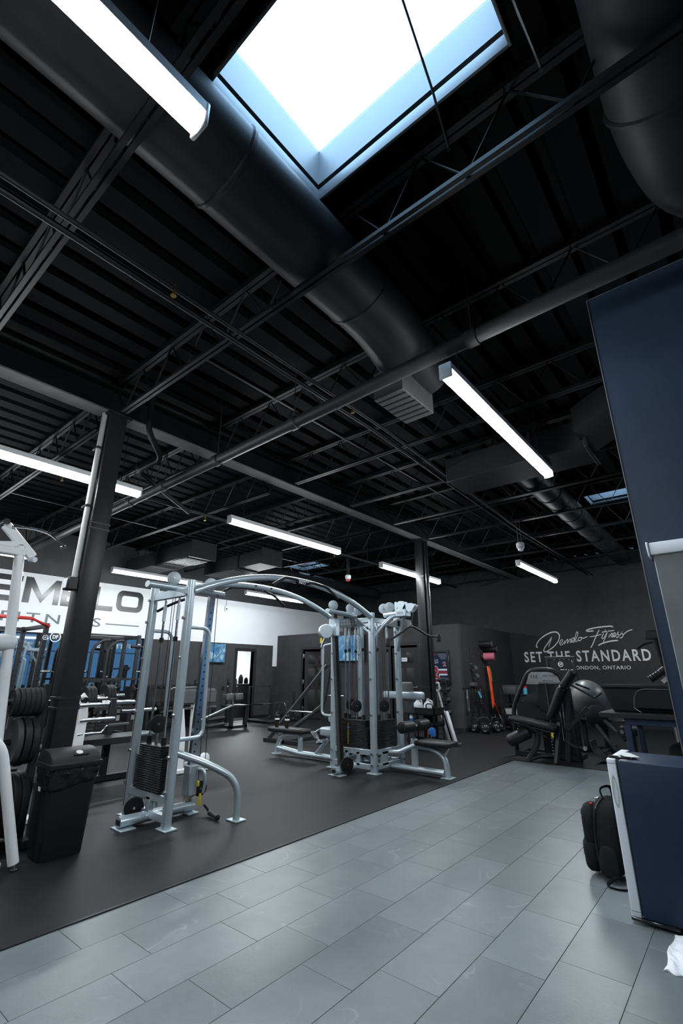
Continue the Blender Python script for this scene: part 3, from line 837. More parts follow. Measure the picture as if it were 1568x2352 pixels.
# exercise placards
q = MB(R); q.prism([(0,0),(0.62,-0.01),(0.44,0.14),(0.0,0.13)], (-5.2, 6.13, 2.11), (1,0,0), (0,0,1), (0,0.014,0)); pl = q.build('placard', 'placard', cc)
q = MB(R)
for i in range(7):
    for z in (2.14, 2.19): q.box(-5.15+i*0.06, -5.105+i*0.06, 6.126, 6.13, z, z+0.035)
q.build('placard_print', 'ink_grey', pl)
q = MB(R); q.prism([(0,0),(0.6,-0.01),(0.66,0.14),(0.3,0.15)], (-4.43, 6.48, 2.115), (0.12,1,0), (0,0,1), (0.014,0,0)); pl = q.build('placard', 'placard', cc)
q = MB(R)
for i in range(2): q.box(-4.36+i*0.01, -4.35+i*0.012, 6.8+i*0.12, 6.88+i*0.12, 2.14, 2.23)
q.build('placard_print', 'ink_grey', pl)
sbar('placard_arm', (-4.72, 6.15, 2.14), (-4.5, 6.18, 1.98), 0.02, 0.03)
# east side: pull-down boom with swivel head, brace, bent bar and cable
stube('boom', [(-4.5, 6.57, 2.3), (-4.2, 6.57, 2.32), (-4.1, 6.57, 2.32)], 0.05, 0.04)
stube('boom_brace', [(-4.5, 6.25, 1.93), (-4.42, 6.32, 2.08), (-4.3, 6.48, 2.26), (-4.2, 6.55, 2.3)], 0.034, bend=0.1)
stube('boom_brace', [(-4.48, 6.9, 1.75), (-4.3, 6.75, 2.05), (-4.15, 6.62, 2.26)], 0.03, bend=0.1)
q = MB(R); q.box(-4.25, -4.04, 6.49, 6.65, 2.25, 2.37, 0.012); q.build('boom_head', 'silver', cc)
text_fit('name_print', 'REO', 'ink_black', (-4.2, 6.488, 2.29), (1,0,0), (0,0,1), 0.11, 0.035, cc, ext=0.0)
q = MB(R); q.box(-4.28, -4.22, 6.53, 6.61, 2.3, 2.5, 0.01); q.build('head_post', 'silver', cc)
for c0, poly in (((-4.14, 6.5, 2.34), [(-0.03,0),(0.03,0),(0.04,0.05),(0.08,0.1),(0.06,0.15),(-0.02,0.16),(-0.08,0.12),(-0.06,0.05)]), ((-3.97, 6.5, 2.31), [(-0.06,0.03),(-0.02,0.0),(0.04,0.02),(0.1,0.1),(0.04,0.14),(-0.08,0.14)])):
    for dy in (0, 0.1):
        q = MB(R); q.prism(poly, (c0[0], c0[1]+dy, c0[2]), (1,0,0), (0,0,1), (0,0.012,0)); q.build('pulley_cover', 'silver', cc)
    pulley(cc, (c0[0], c0[1]+0.055, c0[2]+0.09), (0,1,0), 0.05, 0.03)
q = MB(R); q.tube([(-3.94, 6.56, 2.3), (-3.98, 6.56, 2.15)], 0.004, 6); q.tube([(-3.99, 6.56, 2.16), (-3.97, 6.54, 2.13), (-3.99, 6.55, 2.1), (-4.0, 6.56, 2.14)], 0.007, 6); q.build('cable', 'steel', cc)
# west side: low row bench, foot plate and front bumper
WY = 6.52
stube('bench_beam', [(-5.3, WY, 0.07), (-6.35, WY, 0.07), (-6.9, WY, 0.12)], 0.05, 0.042)
stube('bench_leg', [(-6.35, WY, 0.37), (-6.72, WY, 0.35), (-6.88, WY, 0.22), (-6.92, WY, 0.01)], 0.052, 0.036, bend=0.18)
sbar('bench_leg', (-6.33, WY, 0.08), (-6.33, WY, 0.37), 0.08, 0.05)
foot_plate(cc, -6.92, WY, 0.16, 0.14)
q = MB(R); q.box(-7.06, -6.18, WY-0.14, WY+0.14, 0.38, 0.46, 0.03, 3); q.build('seat_pad', 'vinyl', cc)
stube('seat_bracket', [(-6.98, WY, 0.38), (-6.86, WY, 0.28)], 0.014)
sbar('row_post', (-5.5, WY, 0.07), (-5.5, WY, 0.45), 0.06, 0.05)
stube('foot_brace', [(-5.95, WY, 0.1), (-5.66, WY, 0.36)], 0.034)
q = MB(R); q.box(-5.78, -5.36, WY-0.12, WY+0.1, 0.4, 0.53, 0.03, 3); q.build('front_bumper', 'silver', cc)
for s in (-0.16, 0.16):
    q = MB(R); q.bar((-5.72, WY+s, 0.28), (-5.9, WY+s, 0.46), 0.12, 0.018, (1,0,1)); q.build('foot_rest', 'black_metal', cc)
    stube('foot_rest_frame', [(-5.68, WY+s, 0.3), (-5.9, WY+s*0.9, 0.42), (-5.78, WY+s*0.7, 0.5)], 0.012, bend=0.03)
stube('foot_rest_axle', [(-5.72, WY-0.24, 0.32), (-5.72, WY+0.24, 0.32)], 0.022)
pulley(cc, (-5.62, WY, 0.66), (0,1,0), 0.055, 0.03, 'silver')
stube('guard_bar', [(XB, YA-0.02, 1.86), (-5.52, YA, 1.84), (-5.54, YA, 0.75), (XB, YA, 0.74)], 0.02, bend=0.08)
# east side: pull-down seat, roller pads
EY = 6.6
stube('bench_beam', [(-4.45, EY, 0.065), (-3.58, EY, 0.065)], 0.052, 0.04)
foot_plate(cc, -3.53, EY, 0.16, 0.17)
stube('bench_leg', [(-4.05, EY, 0.37), (-3.78, EY, 0.37), (-3.56, EY, 0.28), (-3.53, EY, 0.01)], 0.052, 0.036, bend=0.2)
sbar('seat_post', (-4.06, EY, 0.06), (-4.06, EY, 0.47), 0.09, 0.055)
stube('rear_brace', [(-4.42, 6.45, 0.28), (-4.3, 6.5, 0.27), (-4.06, EY, 0.38)], 0.034, bend=0.08)
q = MB(R); q.box(-3.97, -3.42, EY-0.17, EY+0.17, 0.4, 0.47, 0.026, 3); q.build('seat_pad', 'vinyl', cc)
stube('seat_bracket', [(-3.6, EY, 0.24), (-3.5, EY+0.02, 0.39)], 0.014); stube('seat_bracket', [(-3.6, EY, 0.24), (-3.7, EY+0.02, 0.39)], 0.014)
q = MB(R); q.box(-4.085, -4.035, EY-0.02, EY+0.02, 0.45, 0.66); q.build('pad_post', 'chrome', cc)
stube('pad_axle', [(-4.06, EY-0.3, 0.64), (-4.06, EY+0.42, 0.64)], 0.024)
for y0, y1 in ((EY-0.34, EY-0.04), (EY+0.1, EY+0.4)):
    q = MB(R); q.lathe([(0.05, 0), (0.078, 0.012), (0.08, 0.03), (0.08, y1-y0-0.03), (0.078, y1-y0-0.012), (0.05, y1-y0)], (-4.06, y0, 0.64), (0,1,0), 24); rp = q.build('roller_pad', 'vinyl', cc)
    q = MB(R); q.lathe([(0.03, -0.012), (0.042, -0.008), (0.044, 0.0)], (-4.06, y0, 0.64), (0,1,0), 18); q.build('pad_cap', 'plastic_black', rp)
# north side lever and cushions partly seen through the posts
q = MB(R); q.box(-4.95, -4.15, 7.08, 7.16, 0.98, 1.1, 0.03, 3); q.build('row_crossbar', 'silver', cc)
q = MB(R); q.box(-4.62, -4.38, 7.12, 7.2, 0.75, 1.25, 0.05, 3); q.build('chest_pad', 'vinyl_grey', cc)
sbar('cross_member', (-4.6, 6.95, 1.04), (-4.6, 7.1, 1.04), 0.05, 0.06)

# lat bar hanging from the boom, strap handle on the floor, both bottles on the row bench
lb = thing('lat_pulldown_bar', 'wide black pull-down bar hanging from the silver boom', 'bar', (-3.98, 6.56, 2.09))
q = MB(); q.tube([(-0.05, -0.62, -0.26), (-0.04, -0.4, -0.17), (0, -0.05, 0.0), (0, 0.05, 0.0), (0.03, 0.45, -0.12), (0.05, 0.75, -0.12)], 0.017, 10, 0.08); q.build('bar', 'black_metal', lb)
for y, z in ((-0.62, -0.26), (0.77, -0.12)):
    q = MB(); q.lathe([(0.024, -0.06), (0.032, -0.05), (0.032, 0.05), (0.024, 0.06)], (-0.05 if y < 0 else 0.05, y, z-0.02), (0,0.2,1), 14); q.build('end_grip', 'vinyl', lb)
q = MB(); q.lathe([(0.018, -0.02), (0.018, 0.0)], (0,0,0.02), (0,0,1), 12); q.tube([(0,0,0.0), (0.0, 0.012, 0.03), (0,0,0.05)], 0.006, 6); q.build('hook', 'steel', lb)
h = thing('stirrup_attachment', 'black cable handle lying on the rubber floor by the near tower', 'attachment', (-4.62, 3.42, 0.03))
q = MB(); q.lathe([(0.016, 0), (0.02, 0.01), (0.02, 0.17), (0.026, 0.175), (0.026, 0.2), (0.016, 0.205)], (0.05,-0.02,0.005), (0.97,-0.22,0), 14); q.build('grip', 'vinyl', h)
q = MB(); q.tube([(0.05,-0.02,0.005), (-0.02, 0.0, 0.03), (-0.09, 0.01, 0.05)], 0.012, 8); q.build('strap', 'fabric_black', h)
q = MB(); q.lathe([(0.022, 0.0), (0.022, 0.02)], (0.04,-0.018,0.006), (0.97,-0.22,0), 12); q.build('end_ring', 'steel', h)
for i, (x, y, lab) in enumerate(((-6.86, 6.44, 'left of two dark shaker bottles on the row bench'), (-6.6, 6.44, 'right of two dark shaker bottles on the row bench'))):
    t = thing('shaker_bottle', lab, 'bottle', (x, y, 0.461), 0.4*i, 'shaker bottles')
    q = MB(); q.lathe([(0.030, 0), (0.034, 0.01), (0.037, 0.1), (0.041, 0.17)], (0,0,0), (0,0,1), 20); q.build('body', 'amber', t)
    q = MB(); q.lathe([(0.044, 0.17), (0.045, 0.2), (0.04, 0.21), (0.018, 0.215), (0.018, 0.235), (0.012, 0.24)], (0,0,0), (0,0,1), 20); lid = q.build('lid', 'black_gloss', t)
    q = MB(); q.tube([(-0.03,0,0.212), (-0.045,0,0.235), (-0.03,0,0.25), (0.0,0,0.248)], 0.006, 6, 0.01); q.build('carry_loop', 'black_gloss', lid)
    q = MB(); q.lathe([(0.0425, 0.125), (0.043, 0.15)], (0,0,0), (0,0,1), 20); q.build('print', 'ink_white', t)

# ================================================================ LOBBY SIDE: fridge, backpack, towel, board, table, case
fr = thing('mini_fridge', 'small dark fridge with white door edge standing before the navy partition', 'fridge', (-0.55, 3.97, 0))
R = fr.location
q = MB(R); q.box(-0.778, -0.27, 3.72, 4.2, 0.035, 0.862, 0.006, 2); q.build('cabinet', 'navy', fr)
q = MB(R); q.box(-0.787, -0.778, 3.728, 4.19, 0.05, 0.85); q.build('door_gasket', 'black_metal', fr)
q = MB(R); q.box(-0.84, -0.787, 3.72, 4.2, 0.03, 0.872, 0.007, 3); dr = q.build('door', 'white_plastic', fr)
q = MB(R); q.lathe([(0.0165, 0.0), (0.0165, 0.003), (0.0125, 0.003), (0.0125, 0.0)], (-0.815, 3.7205, 0.685), (0,-1,0), 28, close=True, sy=5.6); q.build('door_handle', 'conduit_grey', dr, label='long oval recessed grip rim')
q = MB(R); q.lathe([(0.0, 0.0), (0.0, 0.0012), (0.0115, 0.0012), (0.0115, 0)], (-0.815, 3.7205, 0.685), (0,-1,0), 28, sy=5.4); q.build('grip_recess', 'lamp_white', dr)
for z in (0.845, 0.06):
    q = MB(R); q.box(-0.838, -0.789, 3.7188, 3.7205, z, z+0.0025); q.build('door_seam', 'ink_grey', dr)
q = MB(R); q.box(-0.83, -0.70, 3.74, 3.775, 0.872, 0.886, 0.004); q.build('hinge_cover', 'black_gloss', fr)
for x in (-0.74, -0.34):
    for y in (3.78, 4.14): q = MB(R); q.cyl((x, y, 0.001), (x, y, 0.037), 0.022, seg=12); q.build('foot', 'plastic_black', fr)
q = MB(R); q.box(-0.842, -0.6, 3.705, 3.74, 0.018, 0.035, 0.004); q.build('base_grille', 'black_gloss', fr)
t = thing('folder', 'pale folder lying on top of the small fridge', 'folder', (-0.76, 3.92, 0.873), 0.5)
q = MB(); q.box(-0.03, 0.05, -0.1, 0.08, 0, 0.006, 0.002); q.build('cover', 'lamp_white', t)
q = MB(); q.box(-0.027, 0.047, -0.097, 0.083, 0.0015, 0.0045); q.build('paper', 'white_plastic', t)

# towel crumpled on the floor against the fridge
def towel():
    bm = bmesh.new(); n, m = 34, 20; rnd = random.Random(3); G = []
    for j in range(m+1):
        row = []
        for i in range(n+1):
            u, v = i/n, j/m
            x = -0.635 + 0.24*u + 0.008*math.sin(v*9+u*3); y = 3.27 + 0.435*v + 0.01*math.sin(u*24)*(1-v)**3
            z = 0.012 + 0.018*(0.5+0.5*math.sin(u*17+v*5)) + 0.03*(0.5+0.5*math.sin(v*6+u*11))*u + 0.006*math.sin(v*33+u*29)
            z *= min(1.0, 0.3+4*min(u, v, 1-u, 1-v))
            row.append(bm.verts.new((x, y, max(z, 0.006))))
        G.append(row)
    for j in range(m):
        for i in range(n): bm.faces.new([G[j][i], G[j][i+1], G[j+1][i+1], G[j+1][i]])
    # thickness
    r = bmesh.ops.extrude_face_region(bm, geom=bm.faces[:])
    for e in r['geom']:
        if isinstance(e, bmesh.types.BMVert): e.co.z = max(0.0015, e.co.z-0.012)
    b = MB((-0.4, 3.45, 0)); b.bm.free(); b.bm = bm
    for v in bm.verts: v.co -= b.off
    return b.build('towel', 'towel', None, (-0.4, 3.45, 0), ang=80)
tag(towel(), 'crumpled white towel on the tiles at the foot of the fridge', 'towel')

# board with white head rail on the partition
t = thing('wall_board', 'taupe wall board with a white head rail mounted on the navy partition', 'board', (0.4, PY, 1.5))
R = t.location; PB = PY-0.1
q = MB(R); q.box(-0.305, 1.1, PB+0.02, PY-0.001, 0.6, 2.075, 0.004); q.build('panel', 'taupe', t)
q = MB(R); q.box(-0.315, 1.1, PB, PY-0.001, 2.07, 2.145, 0.008, 2); hr = q.build('head_rail', 'white_plastic', t)
q = MB(R); q.box(-0.328, -0.315, PB-0.006, PY-0.001, 2.06, 2.15, 0.004); q.build('end_cap', 'lamp_white', hr)

# backpack
bp = thing('backpack', 'black backpack standing on the tiles beside the fridge', 'backpack', (-1.045, 4.4, 0.0), 0.0)
def blob(name, m, c, dx, dy, dz, p=4.0, parent=bp, lean=0.0, seg=24, rings=18, wob=0.0):
    q = MB(); Rg = []
    for i in range(rings+1):
        v = -1 + 2*i/rings; rr = max(1e-3, (1-abs(v)**p))**(1/p); ring = []
        for k in range(seg):
            a = 2*PI*k/seg; ca, sa = math.cos(a), math.sin(a); s = (abs(ca)**p+abs(sa)**p)**(-1/p)
            w = 1 + wob*math.sin(5*v+3*a)
            ring.append((c[0]+dx*rr*s*ca*w + lean*v*dz, c[1]+dy*rr*s*sa*w, c[2]+dz*v))
        Rg.append(ring)
    q.rings(Rg); return q.build(name, m, parent, ang=70)
body = blob('main_compartment', 'fabric_black', (0.0, 0.0, 0.262), 0.105, 0.165, 0.255, 3.2, wob=0.012, lean=0.08)
pk = blob('front_pocket', 'fabric_black', (-0.115, 0.0, 0.31), 0.055, 0.14, 0.15, 3.2, wob=0.015)
pk2 = blob('lower_pocket', 'fabric_black', (-0.125, -0.0, 0.14), 0.06, 0.145, 0.12, 3.0, wob=0.015)
blob('side_pocket', 'fabric_black', (0.0, -0.165, 0.13), 0.06, 0.02, 0.1, 2.6)
for (c, w, z0) in ((-0.165, 0.11, 0.4), (-0.178, 0.115, 0.2)):
    q = MB(); q.tube([(c+0.02, -w, z0-0.05), (c, -w*0.8, z0+0.0), (c, 0, z0+0.02), (c, w*0.8, z0), (c+0.02, w, z0-0.05)], 0.006, 6, 0.03); q.build('zip', 'black_gloss', body)
q = MB(); q.tube([(-0.06, -0.16, 0.05), (-0.07, -0.165, 0.3), (-0.04, -0.15, 0.47), (0.0, -0.08, 0.515)], 0.007, 6, 0.06); q.build('zip', 'black_gloss', body)
q = MB(); q.tube([(0.0, -0.06, 0.5), (-0.02, -0.06, 0.57), (0.03, -0.02, 0.59), (0.05, 0.03, 0.57), (0.05, 0.04, 0.5)], 0.014, 8, 0.04, ry=0.006); q.build('top_handle', 'fabric_black', bp)
for y in (-0.08, 0.08):
    q = MB(); q.tube([(0.1, y, 0.47), (0.15, y*1.1, 0.4), (0.16, y*1.3, 0.22), (0.12, y*1.5, 0.06)], 0.03, 8, 0.08, ry=0.01, up=(0,1,0)); q.build('shoulder_strap', 'fabric_black', bp)
q = MB(); q.tube([(0.06, -0.15, 0.06), (0.0, -0.21, 0.03), (-0.02, -0.25, 0.009), (0.06, -0.26, 0.008), (0.14, -0.2, 0.01), (0.15, -0.12, 0.03)], 0.012, 8, 0.03, ry=0.003, up=(0,1,0.01)); q.build('loose_strap', 'fabric_black', bp)
for y in (-0.05, -0.02):
    q = MB(); q.box(-0.06, -0.035, y-0.006, y+0.006, 0.485, 0.505, 0.003); q.build('zip_pull', 'steel', bp)
q = MB(); q.box(-0.1, -0.08, -0.075, -0.06, 0.455, 0.47, 0.004); q.build('zip_tag', 'red', bp)
q = MB(); q.box(-0.173, -0.171, -0.07, -0.055, 0.28, 0.38); q.build('logo_print', 'lamp_white', bp)
q = MB(); q.box(-0.187, -0.184, -0.075, -0.065, 0.12, 0.19); q.build('logo_print', 'vinyl_grey', bp)

# work table with black case
tb = thing('work_table', 'black topped table on a navy steel frame behind the fridge', 'table', (-0.4, 6.85, 0))
R = tb.location
q = MB(R); q.box(-1.44, 0.6, 6.4, 7.3, 0.915, 0.968, 0.006); q.build('table_top', 'rubber', tb)
q = MB(R); q.box(-1.2, 0.5, 6.44, 6.5, 0.85, 0.915, 0.003); q.box(-1.2, 0.5, 7.15, 7.2, 0.85, 0.915, 0.003); q.box(-1.2, -1.15, 6.5, 7.15, 0.85, 0.915, 0.003); q.build('apron', 'navy', tb)
for x in (-1.18, 0.45):
    for y in (6.47, 7.18): q = MB(R); q.box(x-0.03, x+0.03, y-0.03, y+0.03, 0.006, 0.85, 0.003); q.build('leg', 'navy', tb)
q = MB(R); q.box(-1.15, 0.45, 6.55, 7.18, 0.3, 0.34, 0.003); q.build('shelf', 'black_metal', tb)
for i, x in enumerate((-0.72, -0.3)):
    t = thing('storage_sack', ['dark sack on the shelf below the table, nearer the table end', 'dark sack on the shelf below the table, nearer the partition'][i], 'sack', (x, 6.9, 0.341), 0.3*i)
    blob('body', 'fabric_black', (0,0,0.16), 0.18, 0.2, 0.16, 2.6, t, wob=0.03); q = MB(); q.tube([(-0.05,0,0.31), (0,-0.03,0.37), (0.05,0,0.31)], 0.012, 8, 0.02); q.build('strap', 'fabric_black', t)
cs = thing('equipment_case', 'long black soft equipment case lying on the table', 'case', (-0.75, 6.78, 0.969))
R = cs.location
q = MB(R); q.hexa([(-1.33,6.62,0.97),(-0.2,6.62,0.97),(-0.2,6.98,0.97),(-1.33,6.98,0.97),(-1.41,6.6,1.235),(-0.2,6.6,1.24),(-0.2,7.0,1.24),(-1.41,7.0,1.235)], 0.02, 3); q.build('body', 'fabric_black', cs)
q = MB(R); q.hexa([(-1.425,6.58,1.232),(-0.2,6.58,1.238),(-0.2,7.02,1.238),(-1.425,7.02,1.232),(-1.42,6.6,1.262),(-0.2,6.6,1.268),(-0.2,7.0,1.268),(-1.42,7.0,1.262)], 0.008, 2); q.build('lid', 'fabric_black', cs)
q = MB(R); q.prism([(0,0),(0.6,0),(0.6,0.2),(0.12,0.2),(0.05,0.17),(0.015,0.1)], (-1.1, 6.61, 1.02), (1,0,0), (0,0,1), (0,-0.04,0)); po = q.build('front_pocket', 'fabric_black', cs)
q = MB(R); q.tube([(-1.1, 6.575, 1.02), (-1.085, 6.572, 1.12), (-1.05, 6.57, 1.195), (-0.98, 6.567, 1.222), (-0.5, 6.567, 1.222)], 0.006, 6, 0.04); q.build('zip', 'vinyl_grey', po)
q = MB(R); q.tube([(-1.1, 6.57, 1.02), (-1.06, 6.55, 0.99), (-1.03, 6.54, 0.975)], 0.004, 6); q.build('zip_pull', 'steel', po)

# exercise bike behind the table
bk = thing('exercise_bike', 'black exercise bike half hidden by the navy partition', 'exercise bike', (-1.0, 9.6, 0.006))
q = MB(); q.bar((-0.05, -0.5, 0.04), (-0.05, 0.6, 0.04), 0.08, 0.06); q.bar((-0.3, -0.45, 0.03), (0.2, -0.45, 0.03), 0.06, 0.06); q.bar((-0.3, 0.55, 0.03), (0.2, 0.55, 0.03), 0.06, 0.06); q.build('base_frame', 'black_metal', bk)
q = MB(); q.tube([(-0.05, 0.35, 0.05), (-0.06, 0.2, 0.9), (-0.12, 0.1, 1.95)], 0.04, 10); q.build('mast', 'black_metal', bk)
q = MB(); q.tube([(-0.05, -0.25, 0.05), (-0.05, -0.3, 1.0)], 0.04, 10); q.build('seat_post', 'steel', bk)
blob('saddle', 'vinyl', (-0.05, -0.3, 1.04), 0.11, 0.16, 0.05, 2.6, bk)
q = MB(); q.lathe([(0.27, -0.04), (0.29, -0.02), (0.29, 0.02), (0.27, 0.04)], (-0.05, 0.2, 0.4), (1,0,0), 28); q.build('flywheel', 'black_gloss', bk)
q = MB(); q.tube([(-0.4, 0.02, 1.78), (-0.3, 0.1, 1.86), (-0.12, 0.12, 1.9), (0.1, 0.1, 1.86), (0.2, 0.0, 1.78)], 0.02, 8, 0.05); q.build('handlebar', 'vinyl', bk)
q = MB(); q.box(-0.26, 0.02, 0.05, 0.1, 1.92, 2.08, 0.02, 2); q.build('console', 'plastic_black', bk)
q = MB(); q.box(-0.23, -0.01, 0.045, 0.05, 1.95, 2.05); q.build('screen', 'black_gloss', bk)
q = MB(); q.tube([(-0.28, -0.15, 1.29), (-0.16, -0.15, 1.36), (-0.04, -0.15, 1.45)], 0.055, 10); q.build('arm_shroud', 'black_metal', bk)
q = MB()
for i in range(6): q.lathe([(0.056, -0.008), (0.064, 0), (0.056, 0.008)], (-0.26+i*0.042, -0.15, 1.30+i*0.026), (0.85,0,0.52), 12)
q.build('bellows', 'vinyl', bk)
q = MB(); q.bar((-0.12, -0.12, 1.25), (-0.02, -0.1, 1.33), 0.03, 0.06); q.build('bracket', 'lamp_white', bk)

# ================================================================ RUBBISH BIN
bn = thing('rubbish_bin', 'black plastic rubbish bin with hooded lid on the rubber floor by the near column', 'bin', (-4.65, 1.965, 0.007), -0.03)
q = MB(); Rg = []
for z, hx, hy in ((0.0, 0.12, 0.16), (0.01, 0.125, 0.165), (0.52, 0.152, 0.183), (0.63, 0.165, 0.19), (0.655, 0.17, 0.194)):
    Rg.append([(sx*hx*ex, sy*hy*ey, z) for sx, sy, ex, ey in ((-1,-1,1,.86),(-1,-1,.82,1),(1,-1,.82,1),(1,-1,1,.86),(1,1,1,.86),(1,1,.82,1),(-1,1,.82,1),(-1,1,1,.86))])
q.rings(Rg); q.build('body', 'plastic_black', bn)
q = MB(); Rg = []; rnd = random.Random(5)
for j, (z, e) in enumerate(((0.53, 0.0), (0.55, 0.008), (0.58, 0.006), (0.61, 0.012), (0.648, 0.006))):
    ring = []
    for k in range(64):
        a = 2*PI*k/64; ca, sa = math.cos(a), math.sin(a); s = (abs(ca)**7+abs(sa)**7)**(-1/7)
        d = e + rnd.uniform(-0.004, 0.007) + 0.004*math.sin(a*11+j*2)
        dz = rnd.uniform(-0.006, 0.006) - (0.05*max(0, math.cos(a+0.9))**2 if j < 2 else 0)
        ring.append(((0.157+0.1*(z-0.53)+d)*s*ca, (0.184+0.06*(z-0.53)+d)*s*sa, z+dz))
    Rg.append(ring)
q.rings(Rg, cap=False); q.build('bin_liner', 'bag_film', bn, label='shiny black bag rim', ang=25)
q = MB(); q.box(-0.185, 0.185, -0.207, 0.207, 0.645, 0.685, 0.008, 2); q.build('lid_rim', 'plastic_black', bn)
q = MB()
prof = [(-0.175, 0.685), (-0.172, 0.71), (-0.15, 0.755), (-0.11, 0.775), (-0.02, 0.775), (0.06, 0.762), (0.12, 0.735), (0.155, 0.705), (0.172, 0.685)]
q.rings([[(x*(1 if abs(y) < 0.19 else 0.9), y, 0.685+(z-0.685)*(1 if abs(y) < 0.19 else 0.72)) for x, z in prof] for y in (-0.198, -0.188, 0.188, 0.198)]); q.build('hood', 'plastic_black', bn, ang=50)
q = MB(); q.lathe([(0.0, 0), (0.027, 0), (0.027, 0.003), (0.0, 0.003)], (0.09, 0.035, 0.7495), (0.41,0,0.91), 24); q.build('round_sticker', 'lamp_white', bn)
q = MB(); q.bar((0.12, -0.02, 0.737), (0.12, 0.1, 0.737), 0.02, 0.004, (0.4,0,1)); q.build('flap_slot', 'seam_black', bn)
q = MB(); q.box(0.02, 0.07, -0.1893, -0.187, 0.5, 0.53); q.build('side_label', 'lamp_white', bn, rot=(0.05,0,0))

# ================================================================ WHITE MACHINES AT THE LEFT EDGE, PLATE TREE
wl = thing('white_lat_machine', 'white framed lat machine cut off by the left edge of the picture', 'gym machine', (-4.75, 1.0, 0.006))
R = wl.location
q = MB(R); q.tube([(-4.53, 1.635, 0.05), (-4.585, 1.41, 0.88), (-4.66, 1.2, 1.0), (-4.72, 0.6, 1.02)], 0.038, 14, 0.12); q.build('front_leg', 'white_paint', wl)
q = MB(R); q.cyl((-4.525, 1.645, 0.02), (-4.528, 1.637, 0.055), 0.008); q.lathe([(0.014, 0.0), (0.028, 0.006), (0.026, 0.014), (0.01, 0.018)], (-4.525, 1.645, 0.007), (0,0,1), 16); q.build('levelling_foot', 'steel', wl)
def K(x, y, z): return (x*0.904, y*0.904, 1.4+(z-1.4)*0.904)
q = MB(R); q.tube([(-4.7, 1.49, 0.02), K(-5.2, 1.4, 2.56)], 0.039, 14); q.build('main_post', 'white_paint', wl)
q = MB(R); q.box(-4.82, -4.6, -0.4, 1.58, 0.007, 0.06, 0.01); q.build('base', 'white_paint', wl)
q = MB(R); q.cyl(K(-5.2, 1.4, 2.545), K(-5.2, 1.398, 2.57), 0.03, seg=14); q.build('post_cap', 'black_metal', wl)
q = MB(R); q.bar(K(-5.2, 1.52, 2.47), K(-5.2, 1.24, 2.74), 0.08, 0.05, (1,0,0), 0.01); q.build('head_arm', 'white_paint', wl)
q = MB(R); q.bar(K(-5.2, 1.45, 2.5), K(-5.2, 0.7, 2.5), 0.08, 0.07, (0,0,1), 0.01); q.bar(K(-5.2, 1.4, 2.58), K(-5.2, 1.0, 2.5), 0.045, 0.045); q.build('head_beam', 'white_paint', wl)
q = MB(R); q.cyl(K(-5.26, 1.23, 2.76), K(-5.14, 1.23, 2.76), 0.027, seg=16); q.build('pulley_pin', 'chrome', wl)
q = MB(R); q.cyl(K(-5.2, 1.5, 2.45), K(-5.14, 1.53, 2.44), 0.023, seg=16); q.build('bumper', 'white_plastic', wl)
q = MB(R); q.lathe([(0.03, 0), (0.06, 0.02), (0.068, 0.06), (0.068, 0.3)], K(-5.2, 1.54, 1.66), (0,-1,0), 20); q.build('roller_pad', 'lamp_white', wl)
q = MB(R); q.tube([K(-5.15, 1.28, 2.72), K(-5.1, 1.45, 2.73), K(-5.05, 1.58, 2.7), K(-5.0, 1.73, 2.58)], 0.01, 8, 0.06); q.build('pull_bar', 'chrome', wl)
q = MB(R); q.cyl(K(-5.02, 1.69, 2.57), K(-4.985, 1.73, 2.585), 0.013); q.build('bar_end', 'chrome', wl)
# bench in the corner
t = thing('white_flat_bench', 'low bench with black pad on a white frame at the left edge', 'bench', (-6.0, 1.55, 0.007))
q = MB(); q.box(-0.2, 0.2, -0.7, 0.28, 0.36, 0.43, 0.03, 3); q.build('seat_pad', 'vinyl', t)
q = MB(); q.box(-0.06, 0.06, -0.7, 0.62, 0.27, 0.33, 0.008); q.box(-0.05, 0.05, 0.54, 0.62, 0.0, 0.3, 0.008); q.box(-0.05, 0.05, -0.7, -0.62, 0.0, 0.3, 0.008); q.box(-0.3, 0.3, 0.52, 0.62, 0.0, 0.05, 0.008); q.build('frame', 'white_paint', t)

def plate_mesh(r, w, m, grips=True):
    q = MB(); q.use(m)
    q.lathe([(0.027, -w/2), (r*0.32, -w/2), (r*0.34, -w*0.4), (r*0.86, -w*0.4), (r*0.9, -w/2), (r*0.985, -w/2), (r, -w*0.38), (r, w*0.38), (r*0.985, w/2), (r*0.9, w/2), (r*0.86, w*0.4), (r*0.34, w*0.4), (r*0.32, w/2), (0.027, w/2)], (0,0,0), (0,1,0), 32, close=True)
    return q
PLM = {}
def plate(loc, r, w, label, group, rotz=0.0, m='plate_rubber', name='weight_plate'):
    k = (r, w, m)
    if k not in PLM:
        a = plate_mesh(r, w, m).mesh('disc'); a.materials.append(MATS[m])
        c = MB(); c.lathe([(0.0262, -w/2-0.002), (0.036, -w/2-0.002), (0.036, w/2+0.002), (0.0262, w/2+0.002)], (0,0,0), (0,1,0), 20, close=True); c = c.mesh('hub_ring'); c.materials.append(MATS['steel'])
        PLM[k] = (a, c)
    t = thing(name, label, 'weight plate', loc, rotz, group)
    place('disc', PLM[k][0], t); place('hub_ring', PLM[k][1], t)
    return t
TXP = -5.15
pt = thing('plate_tree', 'black steel plate tree standing left of the near column', 'rack', (TXP, 1.8, 0.007))
R = pt.location
q = MB(R); q.box(TXP-0.03, TXP+0.03, 1.825, 1.885, 0.02, 1.3, 0.005); q.build('post', 'black_metal', pt)
